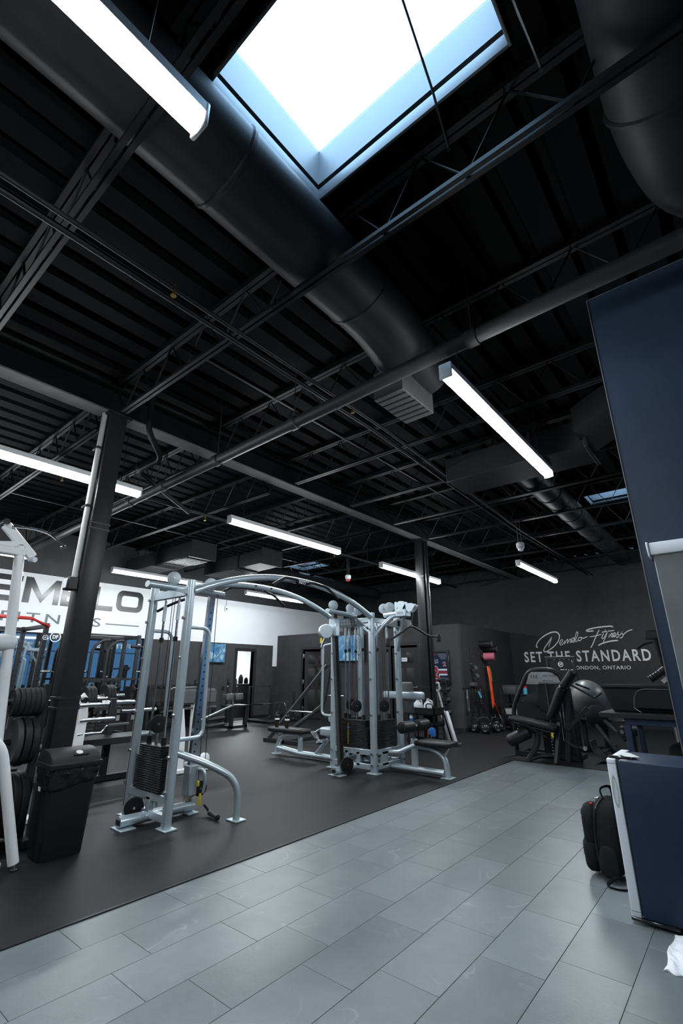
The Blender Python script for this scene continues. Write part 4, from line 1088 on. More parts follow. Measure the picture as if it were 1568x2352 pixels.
q = MB(R); q.box(TXP-0.25, TXP+0.2, 1.82, 1.885, 0.008, 0.07, 0.005); q.box(TXP-0.25, TXP+0.2, 1.42, 1.48, 0.008, 0.07, 0.005); q.box(TXP-0.04, TXP+0.04, 1.45, 1.85, 0.008, 0.06, 0.005); q.build('base', 'black_metal', pt)
for z, y0 in ((1.145, 1.46), (0.82, 1.38), (0.33, 1.45)):
    q = MB(R); q.lathe([(0.02, 0), (0.025, 0.012), (0.0255, 0.05), (0.0255, 1.84-y0)], (TXP, y0, z), (0,1,0), 16); q.build('horn', 'plastic_black', pt)
nm = ['outermost', 'second', 'third', 'fourth', 'fifth', 'innermost']
for i in range(6):
    plate((TXP, 1.605+i*0.041, 1.145), 0.122 if i else 0.115, 0.036, '%s small black plate on the top horn of the plate tree' % nm[i], 'plates on the top horn')
plate((TXP, 1.665, 0.82), 0.19, 0.045, 'outer grey faced plate on the middle horn of the plate tree', 'plates on the middle horn', m='plate_face')
plate((TXP, 1.725, 0.82), 0.2, 0.05, 'second plate on the middle horn of the plate tree', 'plates on the middle horn')
plate((TXP, 1.79, 0.82), 0.19, 0.05, 'innermost plate on the middle horn of the plate tree', 'plates on the middle horn')
nm = ['outermost', 'second', 'third', 'fourth', 'innermost']
for i in range(5):
    plate((TXP, 1.53+i*0.062, 0.33), 0.245, 0.055, '%s large black bumper plate on the lowest horn of the plate tree' % nm[i], 'bumper plates on the lowest horn')

# ================================================================ WALL LETTERING
lg = thing('wall_logo_lettering', 'large black and grey name lettering on the white painted band', 'lettering', (XL, 4.3, 2.9))
R = lg.location
def wl_prism(poly, name='letter', m='ink_black'):
    q = MB(R); q.prism(poly, (XL+0.001, 0, 0), (0,1,0), (0,0,1), (0.004,0,0)); return q.build(name, m, lg)
def letter_E(y0, y1, z0=2.93, z1=3.52, s=0.125):
    m = (z0+z1)/2
    wl_prism([(y0,z0),(y1,z0),(y1,z0+s),(y0+s,z0+s),(y0+s,m-s/2),(y1-0.03,m-s/2),(y1-0.03,m+s/2),(y0+s,m+s/2),(y0+s,z1-s),(y1,z1-s),(y1,z1),(y0,z1)])
def letter_ring(y0, y1, z0, z1, s, square_left=False):
    def rr(a, b, c, d, r):
        o = []
        for (cy, cz, st) in ((b-r, d-r, 0), (a+r, d-r, 90), (a+r, c+r, 180), (b-r, c+r, 270)):
            sq = square_left and st in (90, 180)
            for k in range(7):
                an = math.radians(st+15*k)
                if sq: o.append(((a, d) if st == 90 else (a, c)))
                else: o.append((cy+r*math.cos(an), cz+r*math.sin(an)))
        return o
    A = rr(y0, y1, z0, z1, 0.17); B = rr(y0+s, y1-s, z0+s, z1-s, 0.07)
    if square_left:
        A = [(p[0]+1e-4*i, p[1]) for i, p in enumerate(A)]; B = [(p[0]+1e-4*i, p[1]) for i, p in enumerate(B)]
    q = MB(R); q.rings([[(XL+0.005, a[0], a[1]), (XL+0.005, b[0], b[1]), (XL+0.001, b[0], b[1]), (XL+0.001, a[0], a[1])] for a, b in zip(A, B)], close=True); q.build('letter', 'ink_black', lg)
letter_ring(2.05, 2.79, 2.93, 3.52, 0.13, True)
letter_E(2.85, 3.58)
wl_prism([(3.64,2.93),(3.64,3.525),(3.79,3.525),(4.03,3.13),(4.29,3.52),(4.41,3.52),(4.41,2.93),(4.285,2.93),(4.285,3.33),(4.03,2.945),(3.785,3.29),(3.785,2.93)])
letter_E(4.46, 5.16)
wl_prism([(5.22,2.91),(5.73,2.91),(5.73,3.035),(5.35,3.035),(5.35,3.51),(5.22,3.51)])
letter_ring(5.81, 6.545, 2.935, 3.49, 0.135)
text_fit('small_lettering', 'FITNESS', 'ink_grey', (XL+0.001, 3.30, 2.495), (0,1,0), (0,0,1), 2.19, 0.22, lg, offset=0.008, space=1.35, split=True)
wl_prism([(5.62,2.572),(6.52,2.572),(6.52,2.6),(5.62,2.6)], 'rule', 'ink_grey'); wl_prism([(2.2,2.572),(3.1,2.572),(3.1,2.6),(2.2,2.6)], 'rule', 'ink_grey')

sg = thing('wall_slogan_lettering', 'white script and block slogan lettering on the black far wall', 'lettering', (-3.6, YF, 1.45))
R = sg.location
text_fit('block_lettering', 'SET THE STANDARD', 'ink_white', (-5.29, YF-0.001, 1.695), (1,0,0), (0,0,1), 3.35, 0.31, sg, offset=0.022, space=1.25, split=True)
text_fit('place_lettering', 'LONDON, ONTARIO', 'ink_white', (-3.93, YF-0.001, 1.468), (1,0,0), (0,0,1), 1.47, 0.112, sg, offset=0.012, space=1.12, split=True)
strokes = [
[(-4.858, 2.116), (-4.882, 2.192), (-4.778, 2.343), (-4.56, 2.488), (-4.356, 2.557), (-4.22, 2.537), (-4.175, 2.431), (-4.234, 2.288), (-4.365, 2.149), (-4.542, 2.032), (-4.645, 1.993), (-4.685, 2.036), (-4.632, 2.131), (-4.528, 2.251), (-4.398, 2.415)],
[(-4.414, 2.37), (-4.482, 2.233), (-4.53, 2.122)],
[(-4.207, 2.214), (-4.127, 2.262), (-4.101, 2.312), (-4.14, 2.323), (-4.198, 2.249), (-4.178, 2.174), (-4.103, 2.213), (-4.035, 2.297)],
[(-4.035, 2.297), (-4.074, 2.196), (-3.997, 2.301), (-3.953, 2.325), (-3.984, 2.215), (-3.908, 2.317), (-3.869, 2.328), (-3.901, 2.234), (-3.855, 2.258)],
[(-3.855, 2.258), (-3.786, 2.312), (-3.787, 2.366), (-3.833, 2.345), (-3.859, 2.271), (-3.82, 2.244), (-3.758, 2.292), (-3.659, 2.464), (-3.67, 2.535), (-3.724, 2.436), (-3.771, 2.286), (-3.727, 2.259), (-3.656, 2.329)],
[(-3.604, 2.373), (-3.651, 2.357), (-3.672, 2.298), (-3.633, 2.277), (-3.578, 2.322), (-3.595, 2.373), (-3.527, 2.345), (-3.408, 2.387)],
[(-2.725, 2.602), (-2.755, 2.64), (-3.018, 2.634), (-3.255, 2.607), (-3.41, 2.562), (-3.37, 2.532), (-3.222, 2.537)],
[(-3.072, 2.566), (-3.202, 2.356), (-3.3, 2.175), (-3.375, 2.07)],
[(-3.356, 2.375), (-3.172, 2.398), (-3.036, 2.434)],
[(-2.974, 2.462), (-3.043, 2.343), (-3.007, 2.317), (-2.925, 2.42), (-2.836, 2.559)],
[(-2.937, 2.534), (-2.911, 2.551)],
[(-2.836, 2.559), (-2.932, 2.374), (-3.039, 2.19)],
[(-3.028, 2.486), (-2.868, 2.506), (-2.691, 2.521)],
[(-3.173, 2.125), (-3.064, 2.179), (-2.857, 2.232), (-2.641, 2.25)],
[(-2.875, 2.326), (-2.822, 2.445), (-2.848, 2.355), (-2.77, 2.449), (-2.761, 2.421), (-2.797, 2.344), (-2.752, 2.36)],
[(-2.752, 2.36), (-2.687, 2.418), (-2.699, 2.461), (-2.743, 2.411), (-2.738, 2.344), (-2.67, 2.387)],
[(-2.67, 2.387), (-2.593, 2.479), (-2.632, 2.445), (-2.604, 2.384), (-2.646, 2.331), (-2.69, 2.333)],
[(-2.589, 2.374), (-2.495, 2.489), (-2.53, 2.446), (-2.499, 2.391), (-2.537, 2.326), (-2.6, 2.311)],
[(-2.499, 2.391), (-2.374, 2.483), (-2.247, 2.521)],
]
def smooth(P, n=4):
    o = []
    for i in range(len(P)-1):
        p0, p1, p2, p3 = P[max(i-1,0)], P[i], P[i+1], P[min(i+2,len(P)-1)]
        for k in range(n):
            t = k/n
            o.append(tuple(0.5*((2*p1[j]) + (-p0[j]+p2[j])*t + (2*p0[j]-5*p1[j]+4*p2[j]-p3[j])*t*t + (-p0[j]+3*p1[j]-3*p2[j]+p3[j])*t**3) for j in (0,1)))
    o.append(P[-1]); return o
for i, st in enumerate(strokes):
    r = 0.019 if i in (0, 6, 7, 13) else 0.0135
    q = MB(R)
    sp = smooth(st)
    # flat brush stroke: chisel pen of constant slant
    pen = V((0.55, 0, 0.83))*r
    L, Rr = [], []
    for k, p in enumerate(sp):
        a = sp[max(k-1,0)]; c = sp[min(k+1,len(sp)-1)]; d = V((c[0]-a[0], 0, c[1]-a[1]))
        d = d.normalized() if d.length > 1e-6 else V((1,0,0)); n = V((-d.z, 0, d.x))
        w = r*(0.62+0.38*abs(n.dot(V((0.45,0,0.9)))))*(0.45 if k in (0, len(sp)-1) else 1)
        P0 = V((p[0], YF-0.0012, p[1])); L.append(P0+n*w); Rr.append(P0-n*w)
    rings_ = [[l, rr_, rr_+V((0,-0.003,0)), l+V((0,-0.003,0))] for l, rr_ in zip(L, Rr)]
    q.rings(rings_); q.build('script_stroke', 'ink_white', sg)

# ================================================================ MIRROR, SCREENS, JERSEY
MZ0, MZ1 = 0.25, 2.28
for i, (a, c) in enumerate(((-0.6, 1.9), (1.9, 4.4), (4.4, 6.9))):
    m = thing('wall_mirror', ['wall mirror panel at the left edge below the logo lettering', 'middle wall mirror panel behind the racks', 'wall mirror panel nearest the far wall, behind the black rack'][i], 'mirror', (XL+0.001, (a+c)/2, MZ0))
    R = m.location
    q = MB(R); q.box(XL+0.001, XL+0.02, a+0.003, c-0.003, MZ0, MZ1, 0.002); q.build('backing', 'black_metal', m)
    q = MB(R); q.box(XL+0.02, XL+0.024, a+0.004, c-0.004, MZ0+0.002, MZ1-0.002); q.build('glass', 'mirror', m)
m = thing('logo_sticker', 'round white monogram sticker on the wall mirror', 'sticker', (XL+0.0245, 4.49, 2.2))
R = m.location
q = MB(); q.lathe([(0.1, 0), (0.12, 0), (0.12, 0.001), (0.1, 0.001)], (0,0,0), (1,0,0), 32, close=True); q.build('ring', 'ink_white', m)
text_fit('monogram', 'DF', 'ink_white', (XL+0.0245, 4.43, 2.155), (0,1,0), (0,0,1), 0.12, 0.09, m, offset=0.02)
# lettering on the shop window that the mirror picks up
w = thing('window_lettering', 'white lettering on the tinted shop window behind the viewer', 'lettering', (XR-0.001, 13.3, 2.7))
text_fit('letters', 'FITNESS', 'ink_white', (XR-0.001, 14.35, 2.72), (0,-1,0), (0,0,1), 2.0, 0.26, w, offset=0.01, split=True)

def tv(label, o, u, n, w, h):
    t = thing('wall_screen', label, 'television', o); u = V(u); n = V(n); z = V((0,0,1))
    q = MB(); q.prism([(0,0),(w,0),(w,h),(0,h)], n*0.03, u, z, n*0.045); q.build('housing', 'plastic_black', t)
    q = MB(); q.prism([(0.015,0.02),(w-0.015,0.02),(w-0.015,h-0.015),(0.015,h-0.015)], n*0.0755, u, z, n*0.002); q.build('display', 'screen_rink', t)
    q = MB(); q.prism([(w*0.3,h*0.3),(w*0.7,h*0.3),(w*0.7,h*0.7),(w*0.3,h*0.7)], n*0.0, u, z, n*0.03); q.build('wall_bracket', 'black_metal', t)
    q = MB()
    for k in range(3): q.tube([tuple(u*(w*(0.2+0.2*k)) + z*(0.06+0.05*k) + n*0.0782), tuple(u*(w*(0.35+0.22*k)) + z*(0.1+0.12*k) + n*0.0782)], 0.004, 4)
    q.build('rink_lines', 'ink_white', t)
    return t
tv('television with blue ice picture on the dark wall left of the lit doorway', (XL, 8.55, 1.68), (0,1,0), (1,0,0), 0.86, 0.58)
tv('television with blue ice picture on the office wall behind the cable station', (-9.75, BY, 1.72), (1,0,0), (0,-1,0), 1.05, 0.78)
t = thing('wall_cable', 'thin pale cable hanging below the left television', 'cable', (XL+0.004, 9.5, 1.0))
q = MB(); q.tube([(0.004,0.0,1.27), (0.004,0.01,0.6), (0.004,-0.03,0.0)], 0.006, 6); q.build('cord', 'vinyl_grey', t); q = MB(); q.box(0, 0.02, -0.06, 0.0, -0.1, 0.0, 0.003); q.build('plug', 'plastic_black', t)
t = thing('wall_sensor', 'small camera fixed high on the white band', 'camera', (XL, 9.33, 3.36))
q = MB(); q.box(0, 0.05, -0.05, 0.05, -0.1, 0.05, 0.01, 2); q.build('body', 'white_plastic', t); q = MB(); q.cyl((0.05,0.0,-0.03), (0.065,0.0,-0.03), 0.025); q.build('lens', 'black_gloss', t)
q = MB(); q.tube([(0.01,0,0.05), (0.01,0.02,0.28)], 0.006, 6); q.build('cable', 'vinyl_grey', t)

jf = thing('framed_jersey', 'framed navy hockey jersey with red number on the office wall', 'picture', (-6.5, BY, 1.12))
R = jf.location
def jb(name, poly, d, m, parent=None):
    q = MB(R); q.prism(poly, (0, BY-d, 0), (1,0,0), (0,0,1), (0,-0.003,0)); return q.build(name, m, parent or jf)
q = MB(R)
for (a, c, d, e) in ((-6.78, -6.73, 1.1, 1.96), (-6.02, -5.97, 1.1, 1.96), (-6.73, -6.02, 1.1, 1.15), (-6.73, -6.02, 1.91, 1.96)): q.box(a, c, BY-0.05, BY-0.001, d, e, 0.004)
q.build('frame', 'black_gloss', jf)
q = MB(R); q.box(-6.73, -6.02, BY-0.012, BY-0.004, 1.15, 1.91); q.build('backing', 'plate_face', jf)
jb('jersey', [(-6.7,1.25),(-6.05,1.25),(-6.05,1.72),(-6.2,1.72),(-6.28,1.8),(-6.36,1.86),(-6.5,1.86),(-6.6,1.78),(-6.7,1.7)], 0.014, 'jersey_navy')
jb('yoke', [(-6.2,1.72),(-6.05,1.75),(-6.05,1.88),(-6.3,1.88),(-6.28,1.8)], 0.0175, 'jersey_grey')
jb('collar', [(-6.62,1.83),(-6.5,1.8),(-6.4,1.82),(-6.36,1.88),(-6.4,1.88),(-6.45,1.84),(-6.55,1.84),(-6.6,1.87)], 0.018, 'red')
for z, m in ((1.47, 'ink_white'), (1.41, 'red'), (1.35, 'ink_white')):
    jb('sleeve_stripe', [(-6.3,z-0.022),(-6.06,z-0.022),(-6.06,z+0.022),(-6.3,z+0.022)], 0.0175, m)
    jb('sleeve_stripe', [(-6.7,z-0.05),(-6.6,z-0.05),(-6.6,z-0.01),(-6.7,z-0.01)], 0.0175, m)
text_fit('name_lettering', 'DeMELO', 'ink_white', (-6.58, BY-0.018, 1.63), (1,0,0), (0,0,1), 0.28, 0.1, jf, offset=0.01)
text_fit('number_outline', '2', 'ink_white', (-6.54, BY-0.018, 1.24), (1,0,0), (0,0,1), 0.26, 0.34, jf, offset=0.06)
text_fit('number', '2', 'red', (-6.52, BY-0.02, 1.255), (1,0,0), (0,0,1), 0.225, 0.305, jf, offset=0.04)
text_fit('sleeve_number_outline', '2', 'ink_white', (-6.17, BY-0.018, 1.555), (1,0,0), (0,0,1), 0.09, 0.115, jf, offset=0.05)
text_fit('sleeve_number', '2', 'red', (-6.163, BY-0.02, 1.562), (1,0,0), (0,0,1), 0.076, 0.1, jf, offset=0.02)
jb('photo_inset', [(-6.3,1.17),(-6.06,1.17),(-6.06,1.28),(-6.3,1.28)], 0.019, 'jersey_grey')
jb('shelf_stripe', [(-6.6,1.16),(-6.3,1.16),(-6.3,1.2),(-6.6,1.2)], 0.019, 'red')
q = MB(R); q.box(-6.72, -6.03, BY-0.045, BY-0.042, 1.16, 1.9); q.build('glazing', 'pane_frame', jf)
t = thing('wall_clock', 'small round white disc on the office wall behind the far column', 'clock', (-6.72, BY, 2.12))
q = MB(); q.lathe([(0.0, 0), (0.12, 0), (0.12, 0.03), (0.1, 0.035), (0, 0.035)], (0,0,0), (0,-1,0), 28); q.build('face', 'white_plastic', t); q = MB(); q.bar((0,-0.037,0), (0.05,-0.037,0.05), 0.008, 0.002, (0,-1,0)); q.bar((0,-0.037,0), (0,-0.037,0.08), 0.006, 0.002, (0,-1,0)); q.build('hands', 'ink_black', t)
# items inside the lit doorway
t = thing('reception_desk', 'black desk inside the lit doorway', 'desk', (XL-0.9, 10.9, 0))
q = MB(); q.box(-0.3, 0.3, -1.2, 1.4, 1.0, 1.04, 0.004); q.build('worktop', 'black_metal', t); q = MB(); q.box(-0.28, 0.28, -1.15, 1.35, 0.001, 1.0); q.build('front', 'black_metal', t)
for i, (y, r, h, m, lab) in enumerate(((10.62, 0.05, 0.16, 'jersey_grey', 'small grey jar on the desk in the lit doorway'), (10.82, 0.08, 0.3, 'plastic_black', 'black round speaker on the desk in the lit doorway'), (11.05, 0.07, 0.2, 'fabric_black', 'dark pouch on the desk in the lit doorway'), (11.3, 0.06, 0.26, 'ink_grey', 'tall grey bottle on the desk in the lit doorway'))):
    t = thing('desk_item', lab, ['jar', 'speaker', 'pouch', 'bottle'][i], (XL-0.85, y, 1.041)); t.name = ['storage_jar', 'desk_speaker', 'zip_pouch', 'water_bottle'][i]
    q = MB(); q.lathe([(r*0.8, 0), (r, 0.02), (r*1.05, h*0.5), (r*0.8, h*0.8), (r*0.5, h*0.86)], (0,0,0), (0,0,1), 18); q.build('body', m, t)
    q = MB(); q.lathe([(r*0.52, h*0.86), (r*0.55, h*0.97), (r*0.3, h)], (0,0,0), (0,0,1), 18); q.build('cap', 'black_gloss', t)

# ================================================================ LEG EXTENSION AND NEIGHBOURS
le = thing('leg_extension_machine', 'black leg extension machine with weight stack in front of the slogan wall', 'gym machine', (-2.95, 9.1, 0.006))
R = le.location
def LT(name, pts, r, m='black_metal', bend=0.0, ry=None): q = MB(R); q.tube(pts, r, 12, bend, 6, ry); return q.build(name, m, le)
def LB(name, a, c, w, h, m='black_metal', up=(0,0,1)): q = MB(R); q.bar(a, c, w, h, up, 0.006); return q.build(name, m, le)
LT('tower_frame', [(-3.5, 9.15, 0.01), (-3.48, 9.15, 0.8), (-3.12, 9.15, 1.45), (-2.66, 9.15, 1.45), (-2.48, 9.15, 1.2), (-2.46, 9.15, 0.01)], 0.04, bend=0.16)
LB('base_beam', (-3.5, 9.15, 0.05), (-2.46, 9.15, 0.05), 0.08, 0.08); LB('base_beam', (-3.45, 9.7, 0.04), (-2.5, 9.7, 0.04), 0.06, 0.06); LB('base_beam', (-3.48, 9.15, 0.04), (-3.48, 9.7, 0.04), 0.06, 0.06); LB('base_beam', (-2.5, 9.15, 0.04), (-2.5, 9.7, 0.04), 0.06, 0.06)
q = MB(R); q.prism([(-3.18,1.2),(-2.96,1.2),(-2.96,1.235),(-2.575,1.235),(-2.62,1.33),(-2.7,1.395),(-2.77,1.41),(-3.06,1.41),(-3.11,1.37)], (0,9.12,0), (1,0,0), (0,0,1), (0,-0.02,0)); pn = q.build('name_panel', 'steel', le)
text_fit('name_print', 'NAUTILUS', 'ink_black', (-2.86, 9.099, 1.33), (1,0,0), (0,0,1), 0.22, 0.03, le)
q = MB(R)
for i in range(3): q.box(-3.08+i*0.045, -3.055+i*0.045, 9.096, 9.1, 1.3, 1.36)
q.box(-2.88, -2.7, 9.096, 9.1, 1.255, 1.265); q.build('panel_print', 'ink_grey', pn)
q = MB(R); q.box(-3.02, -2.56, 9.16, 9.5, 0.08, 1.22, 0.01); q.build('stack_shroud', 'plastic_black', le)
for x in (-2.84, -2.66, -2.61): q = MB(R); q.cyl((x, 9.13, 0.3), (x, 9.13, 1.24), 0.011, seg=8); q.build('guide_rod', 'chrome', le)
q = MB(R); q.box(-2.62, -2.57, 9.11, 9.13, 1.1, 1.2); q.build('white_tag', 'lamp_white', le)
# cam discs
for x, r in ((-3.3, 0.13), (-3.1, 0.19)): q = MB(R); q.lathe([(r*0.9, -0.03), (r, -0.02), (r, 0.02), (r*0.9, 0.03)], (x, 9.2, 0.86), (0.3,-1,0), 28); q.build('cam_disc', 'plastic_black', le)
q = MB(R); q.prism([(-3.38,0.68),(-2.85,0.62),(-2.8,0.68),(-3.1,0.86),(-3.3,0.93),(-3.38,0.85)], (0,9.08,0), (1,0,0), (0,0,1), (0,-0.03,0)); q.build('lever_cover', 'plastic_black', le)
def slab_pad(name, a, c, w, t):   # rounded cushion from a to c, wide along Y
    q = MB(R); q.bar(a, c, w, t, (0,0,1), 0.0)
    es = q.bm.edges[:]; bmesh.ops.bevel(q.bm, geom=es, offset=t*0.42, segments=3, profile=0.5, affect='EDGES'); return q.build(name, 'vinyl', le, ang=60)
slab_pad('seat_pad', (-3.37, 8.72, 0.655), (-2.6, 8.72, 0.535), 0.36, 0.085)
slab_pad('back_pad', (-2.7, 8.72, 0.68), (-2.45, 8.72, 1.17), 0.34, 0.1)
slab_pad('head_pad', (-2.44, 8.72, 1.17), (-2.24, 8.72, 1.42), 0.28, 0.1)
LT('seat_rail', [(-3.3, 8.58, 0.6), (-2.62, 8.58, 0.47)], 0.02, 'black_gloss'); LT('seat_rail', [(-3.05, 8.56, 0.56), (-2.75, 8.56, 0.4)], 0.016, 'black_gloss')
q = MB(R); q.box(-2.68, -2.645, 8.545, 8.56, 0.41, 0.48, 0.003); q.build('adjuster_tag', 'yellow', le)
q = MB(R); q.lathe([(0.06, 0), (0.095, 0.015), (0.1, 0.04), (0.1, 0.36), (0.095, 0.385), (0.06, 0.4)], (-3.42, 8.6, 0.29), (0.85,0.3,0.42), 24); q.build('ankle_roller', 'vinyl', le)
q = MB(R); q.lathe([(0.05, -0.006), (0.06, 0.0), (0.06, 0.01)], (-3.43, 8.6, 0.287), (0.85,0.3,0.42), 20); q.build('roller_cap', 'plastic_black', le)
LB('roller_arm', (-3.08, 8.75, 0.44), (-2.85, 8.85, 0.62), 0.06, 0.05)
LT('support_leg', [(-2.98, 8.75, 0.56), (-2.95, 8.72, 0.35), (-3.0, 8.7, 0.22), (-3.14, 8.66, 0.02)], 0.05, bend=0.12, ry=0.03)
LT('support_leg', [(-2.72, 8.85, 0.1), (-2.95, 8.7, 0.1), (-3.12, 8.68, 0.03)], 0.04, ry=0.03)
LB('back_post', (-2.55, 8.8, 0.02), (-2.4, 8.85, 1.15), 0.08, 0.06); LB('back_brace', (-2.5, 8.78, 0.5), (-2.15, 8.85, 0.86), 0.05, 0.06); LB('support_leg', (-2.6, 8.8, 0.62), (-2.68, 8.62, 0.02), 0.07, 0.05)
q = MB(R)
for i in range(9): q.cyl((-2.71, 8.64, 0.16+i*0.045), (-2.71, 8.628, 0.16+i*0.045), 0.01, seg=8)
q.build('pin_hole', 'steel', le)
LT('side_handle', [(-2.3, 8.7, 1.2), (-2.15, 8.68, 1.12), (-1.98, 8.66, 1.02), (-1.86, 8.66, 1.1)], 0.016, 'vinyl', 0.03); LT('side_handle', [(-2.3, 8.95, 1.22), (-2.1, 8.98, 1.14)], 0.016, 'vinyl')
LT('lap_handle', [(-2.45, 8.56, 0.36), (-2.35, 8.56, 0.3), (-2.2, 8.56, 0.29)], 0.018, 'vinyl', 0.03)
q = MB(R); q.cyl((-2.2, 8.54, 0.29), (-2.2, 8.58, 0.29), 0.03, seg=14); q.build('pivot_cap', 'steel', le)

ball = tag(MB((-2.55, 10.6, 0)).sphere((-2.55, 10.6, 0.93), 0.335, 32, 20).build('exercise_ball', 'ball_grey', None, (-2.55, 10.6, 0)), 'big grey exercise ball resting on the machine before the slogan wall', 'ball')
lc = thing('leg_curl_machine', 'black leg curl machine with curved shin shell below the grey ball', 'gym machine', (-2.3, 10.2, 0.006))
R = lc.location
def CB(name, a, c, w, h, m='black_metal', up=(0,0,1)): q = MB(R); q.bar(a, c, w, h, up, 0.006); return q.build(name, m, lc)
CB('base_beam', (-2.66, 10.0, 0.05), (-2.66, 11.1, 0.05), 0.08, 0.08); CB('base_beam', (-2.3, 10.0, 0.05), (-2.3, 11.1, 0.05), 0.08, 0.08); CB('base_beam', (-2.66, 10.6, 0.05), (-2.2, 10.6, 0.05), 0.08, 0.08)
CB('post', (-2.66, 10.5, 0.05), (-2.66, 10.5, 0.56), 0.08, 0.06); CB('post', (-2.3, 10.5, 0.05), (-2.3, 10.5, 0.56), 0.08, 0.06); CB('post', (-2.66, 10.05, 0.05), (-2.66, 10.05, 0.55), 0.06, 0.06)
q = MB(R); q.box(-2.85, -1.8, 10.3, 10.75, 0.54, 0.592, 0.02, 2); q.build('bench_pad', 'vinyl', lc)
q = MB(R); q.lathe([(0.175, -0.03), (0.19, -0.02), (0.19, 0.02), (0.175, 0.03)], (-2.33, 10.14, 0.64), (0,1,0), 32); q.build('guard_disc', 'plastic_black', lc)
CB('lever', (-2.2, 10.1, 0.58), (-1.85, 9.75, 0.32), 0.05, 0.05); CB('lever', (-2.35, 10.1, 0.5), (-1.95, 9.6, 0.1), 0.05, 0.05); CB('lever', (-2.1, 10.15, 0.56), (-1.7, 10.05, 0.6), 0.03, 0.03)
q = MB(R); arc = [(-1.98+0.3*math.cos(a), 0.33+0.3*math.sin(a)) for a in [math.radians(180+8*k) for k in range(13)]]
inn = [(-1.98+0.28*math.cos(a), 0.33+0.28*math.sin(a)) for a in [math.radians(180+8*k) for k in range(12,-1,-1)]]
q.prism(arc+inn, (0, 9.2, 0), (1,0,0), (0,0,1), (0,0.32,0)); q.build('shin_shell', 'vinyl', lc)
q = MB(R); q.tube([(p[0], 9.2, p[1]) for p in arc], 0.012, 8); q.build('shell_rim', 'vinyl_grey', lc)
CB('shell_arm', (-1.98, 9.36, 0.06), (-2.2, 10.0, 0.06), 0.06, 0.05)
q = MB(R); q.lathe([(0.02, 0), (0.07, 0.0), (0.09, 0.02), (0.09, 0.36)], (-1.77, 9.2, 0.50), (0.25,0.97,0.0), 22); q.build('ankle_roller', 'vinyl', lc)
q = MB(R); q.lathe([(0.0, -0.014), (0.03, -0.014), (0.034, 0.0)], (-1.77, 9.2, 0.50), (0.25,0.97,0.0), 18); q.build('roller_cap', 'chrome', lc)
CB('roller_arm', (-1.68, 9.4, 0.5), (-1.8, 9.9, 0.4), 0.04, 0.04); CB('post', (-1.75, 9.9, 0.02), (-1.75, 9.9, 0.56), 0.06, 0.06)

db = thing('display_board', 'black framed board with round monogram behind the leg extension machine', 'board', (-3.06, 11.0, 0.006))
R = db.location
q = MB(R)
for (a, c, d, e) in ((-3.355, -3.3, 1.1, 1.715), (-2.82, -2.765, 1.1, 1.715), (-3.3, -2.82, 1.665, 1.715)): q.box(a, c, 10.97, 11.03, d, e, 0.004)
q.build('frame', 'black_metal', db)
q = MB(R); q.box(-3.3, -2.82, 10.99, 11.01, 1.1, 1.665); q.build('panel', 'plastic_black', db)
q = MB(R); q.box(-3.36, -2.76, 10.96, 11.035, 1.715, 1.725); q.build('top_rail', 'steel', db)
for x in (-3.33, -2.79): q = MB(R); q.box(x-0.03, x+0.03, 10.97, 11.03, 0.03, 1.1, 0.004); q.build('leg', 'black_metal', db); q = MB(R); q.box(x-0.04, x+0.04, 10.7, 11.3, 0.002, 0.04, 0.004); q.build('foot', 'black_metal', db)
q = MB(R); q.lathe([(0.042, 0), (0.052, 0), (0.052, 0.002), (0.042, 0.002)], (-3.06, 10.988, 1.565), (0,-1,0), 28, close=True); q.build('logo_ring', 'ink_white', db)
text_fit('monogram', 'DF', 'ink_white', (-3.09, 10.987, 1.545), (1,0,0), (0,0,1), 0.06, 0.04, db, offset=0.02)
q = MB(R)
for x, w in ((-3.2, 0.04), (-3.08, 0.035), (-3.0, 0.04), (-2.9, 0.035)): q.box(x, x+w, 10.986, 10.99, 1.655, 1.662)
for x, w in ((-3.08, 0.08), (-2.98, 0.03), (-2.92, 0.015), (-2.87, 0.04)): q.box(x, x+w, 10.986, 10.99, 1.452, 1.46)
q.box(-2.83, -2.822, 10.986, 10.99, 1.6, 1.65); q.build('corner_marks', 'ink_white', db)

# ================================================================ OFFICE SIDE WALL: hanging gear, kettlebells, small rack
def kettlebell(loc, r, rotz, label):
    t = thing('kettlebell', label, 'kettlebell', loc, rotz, 'kettlebells by the office wall')
    q = MB(); q.lathe([(r*0.62, 0.0), (r*0.8, r*0.12), (r*0.98, r*0.6), (r, r*0.95), (r*0.9, r*1.4), (r*0.55, r*1.8), (r*0.2, r*1.9)], (0,0,0), (0,0,1), 22); q.build('bell', 'black_gloss', t)
    q = MB(); q.tube([(-r*0.62, 0, r*1.55), (-r*0.85, 0, r*2.3), (-r*0.5, 0, r*2.85), (r*0.5, 0, r*2.85), (r*0.85, 0, r*2.3), (r*0.62, 0, r*1.55)], r*0.16, 10, r*0.4); q.build('grip', 'black_gloss', t)
    q = MB(); q.lathe([(0, 0), (r*0.34, 0), (r*0.34, 0.004), (0, 0.004)], (0, -r*0.93, r*0.72), (0,-1,0.15), 18); q.build('weight_badge', 'vinyl_grey', t)
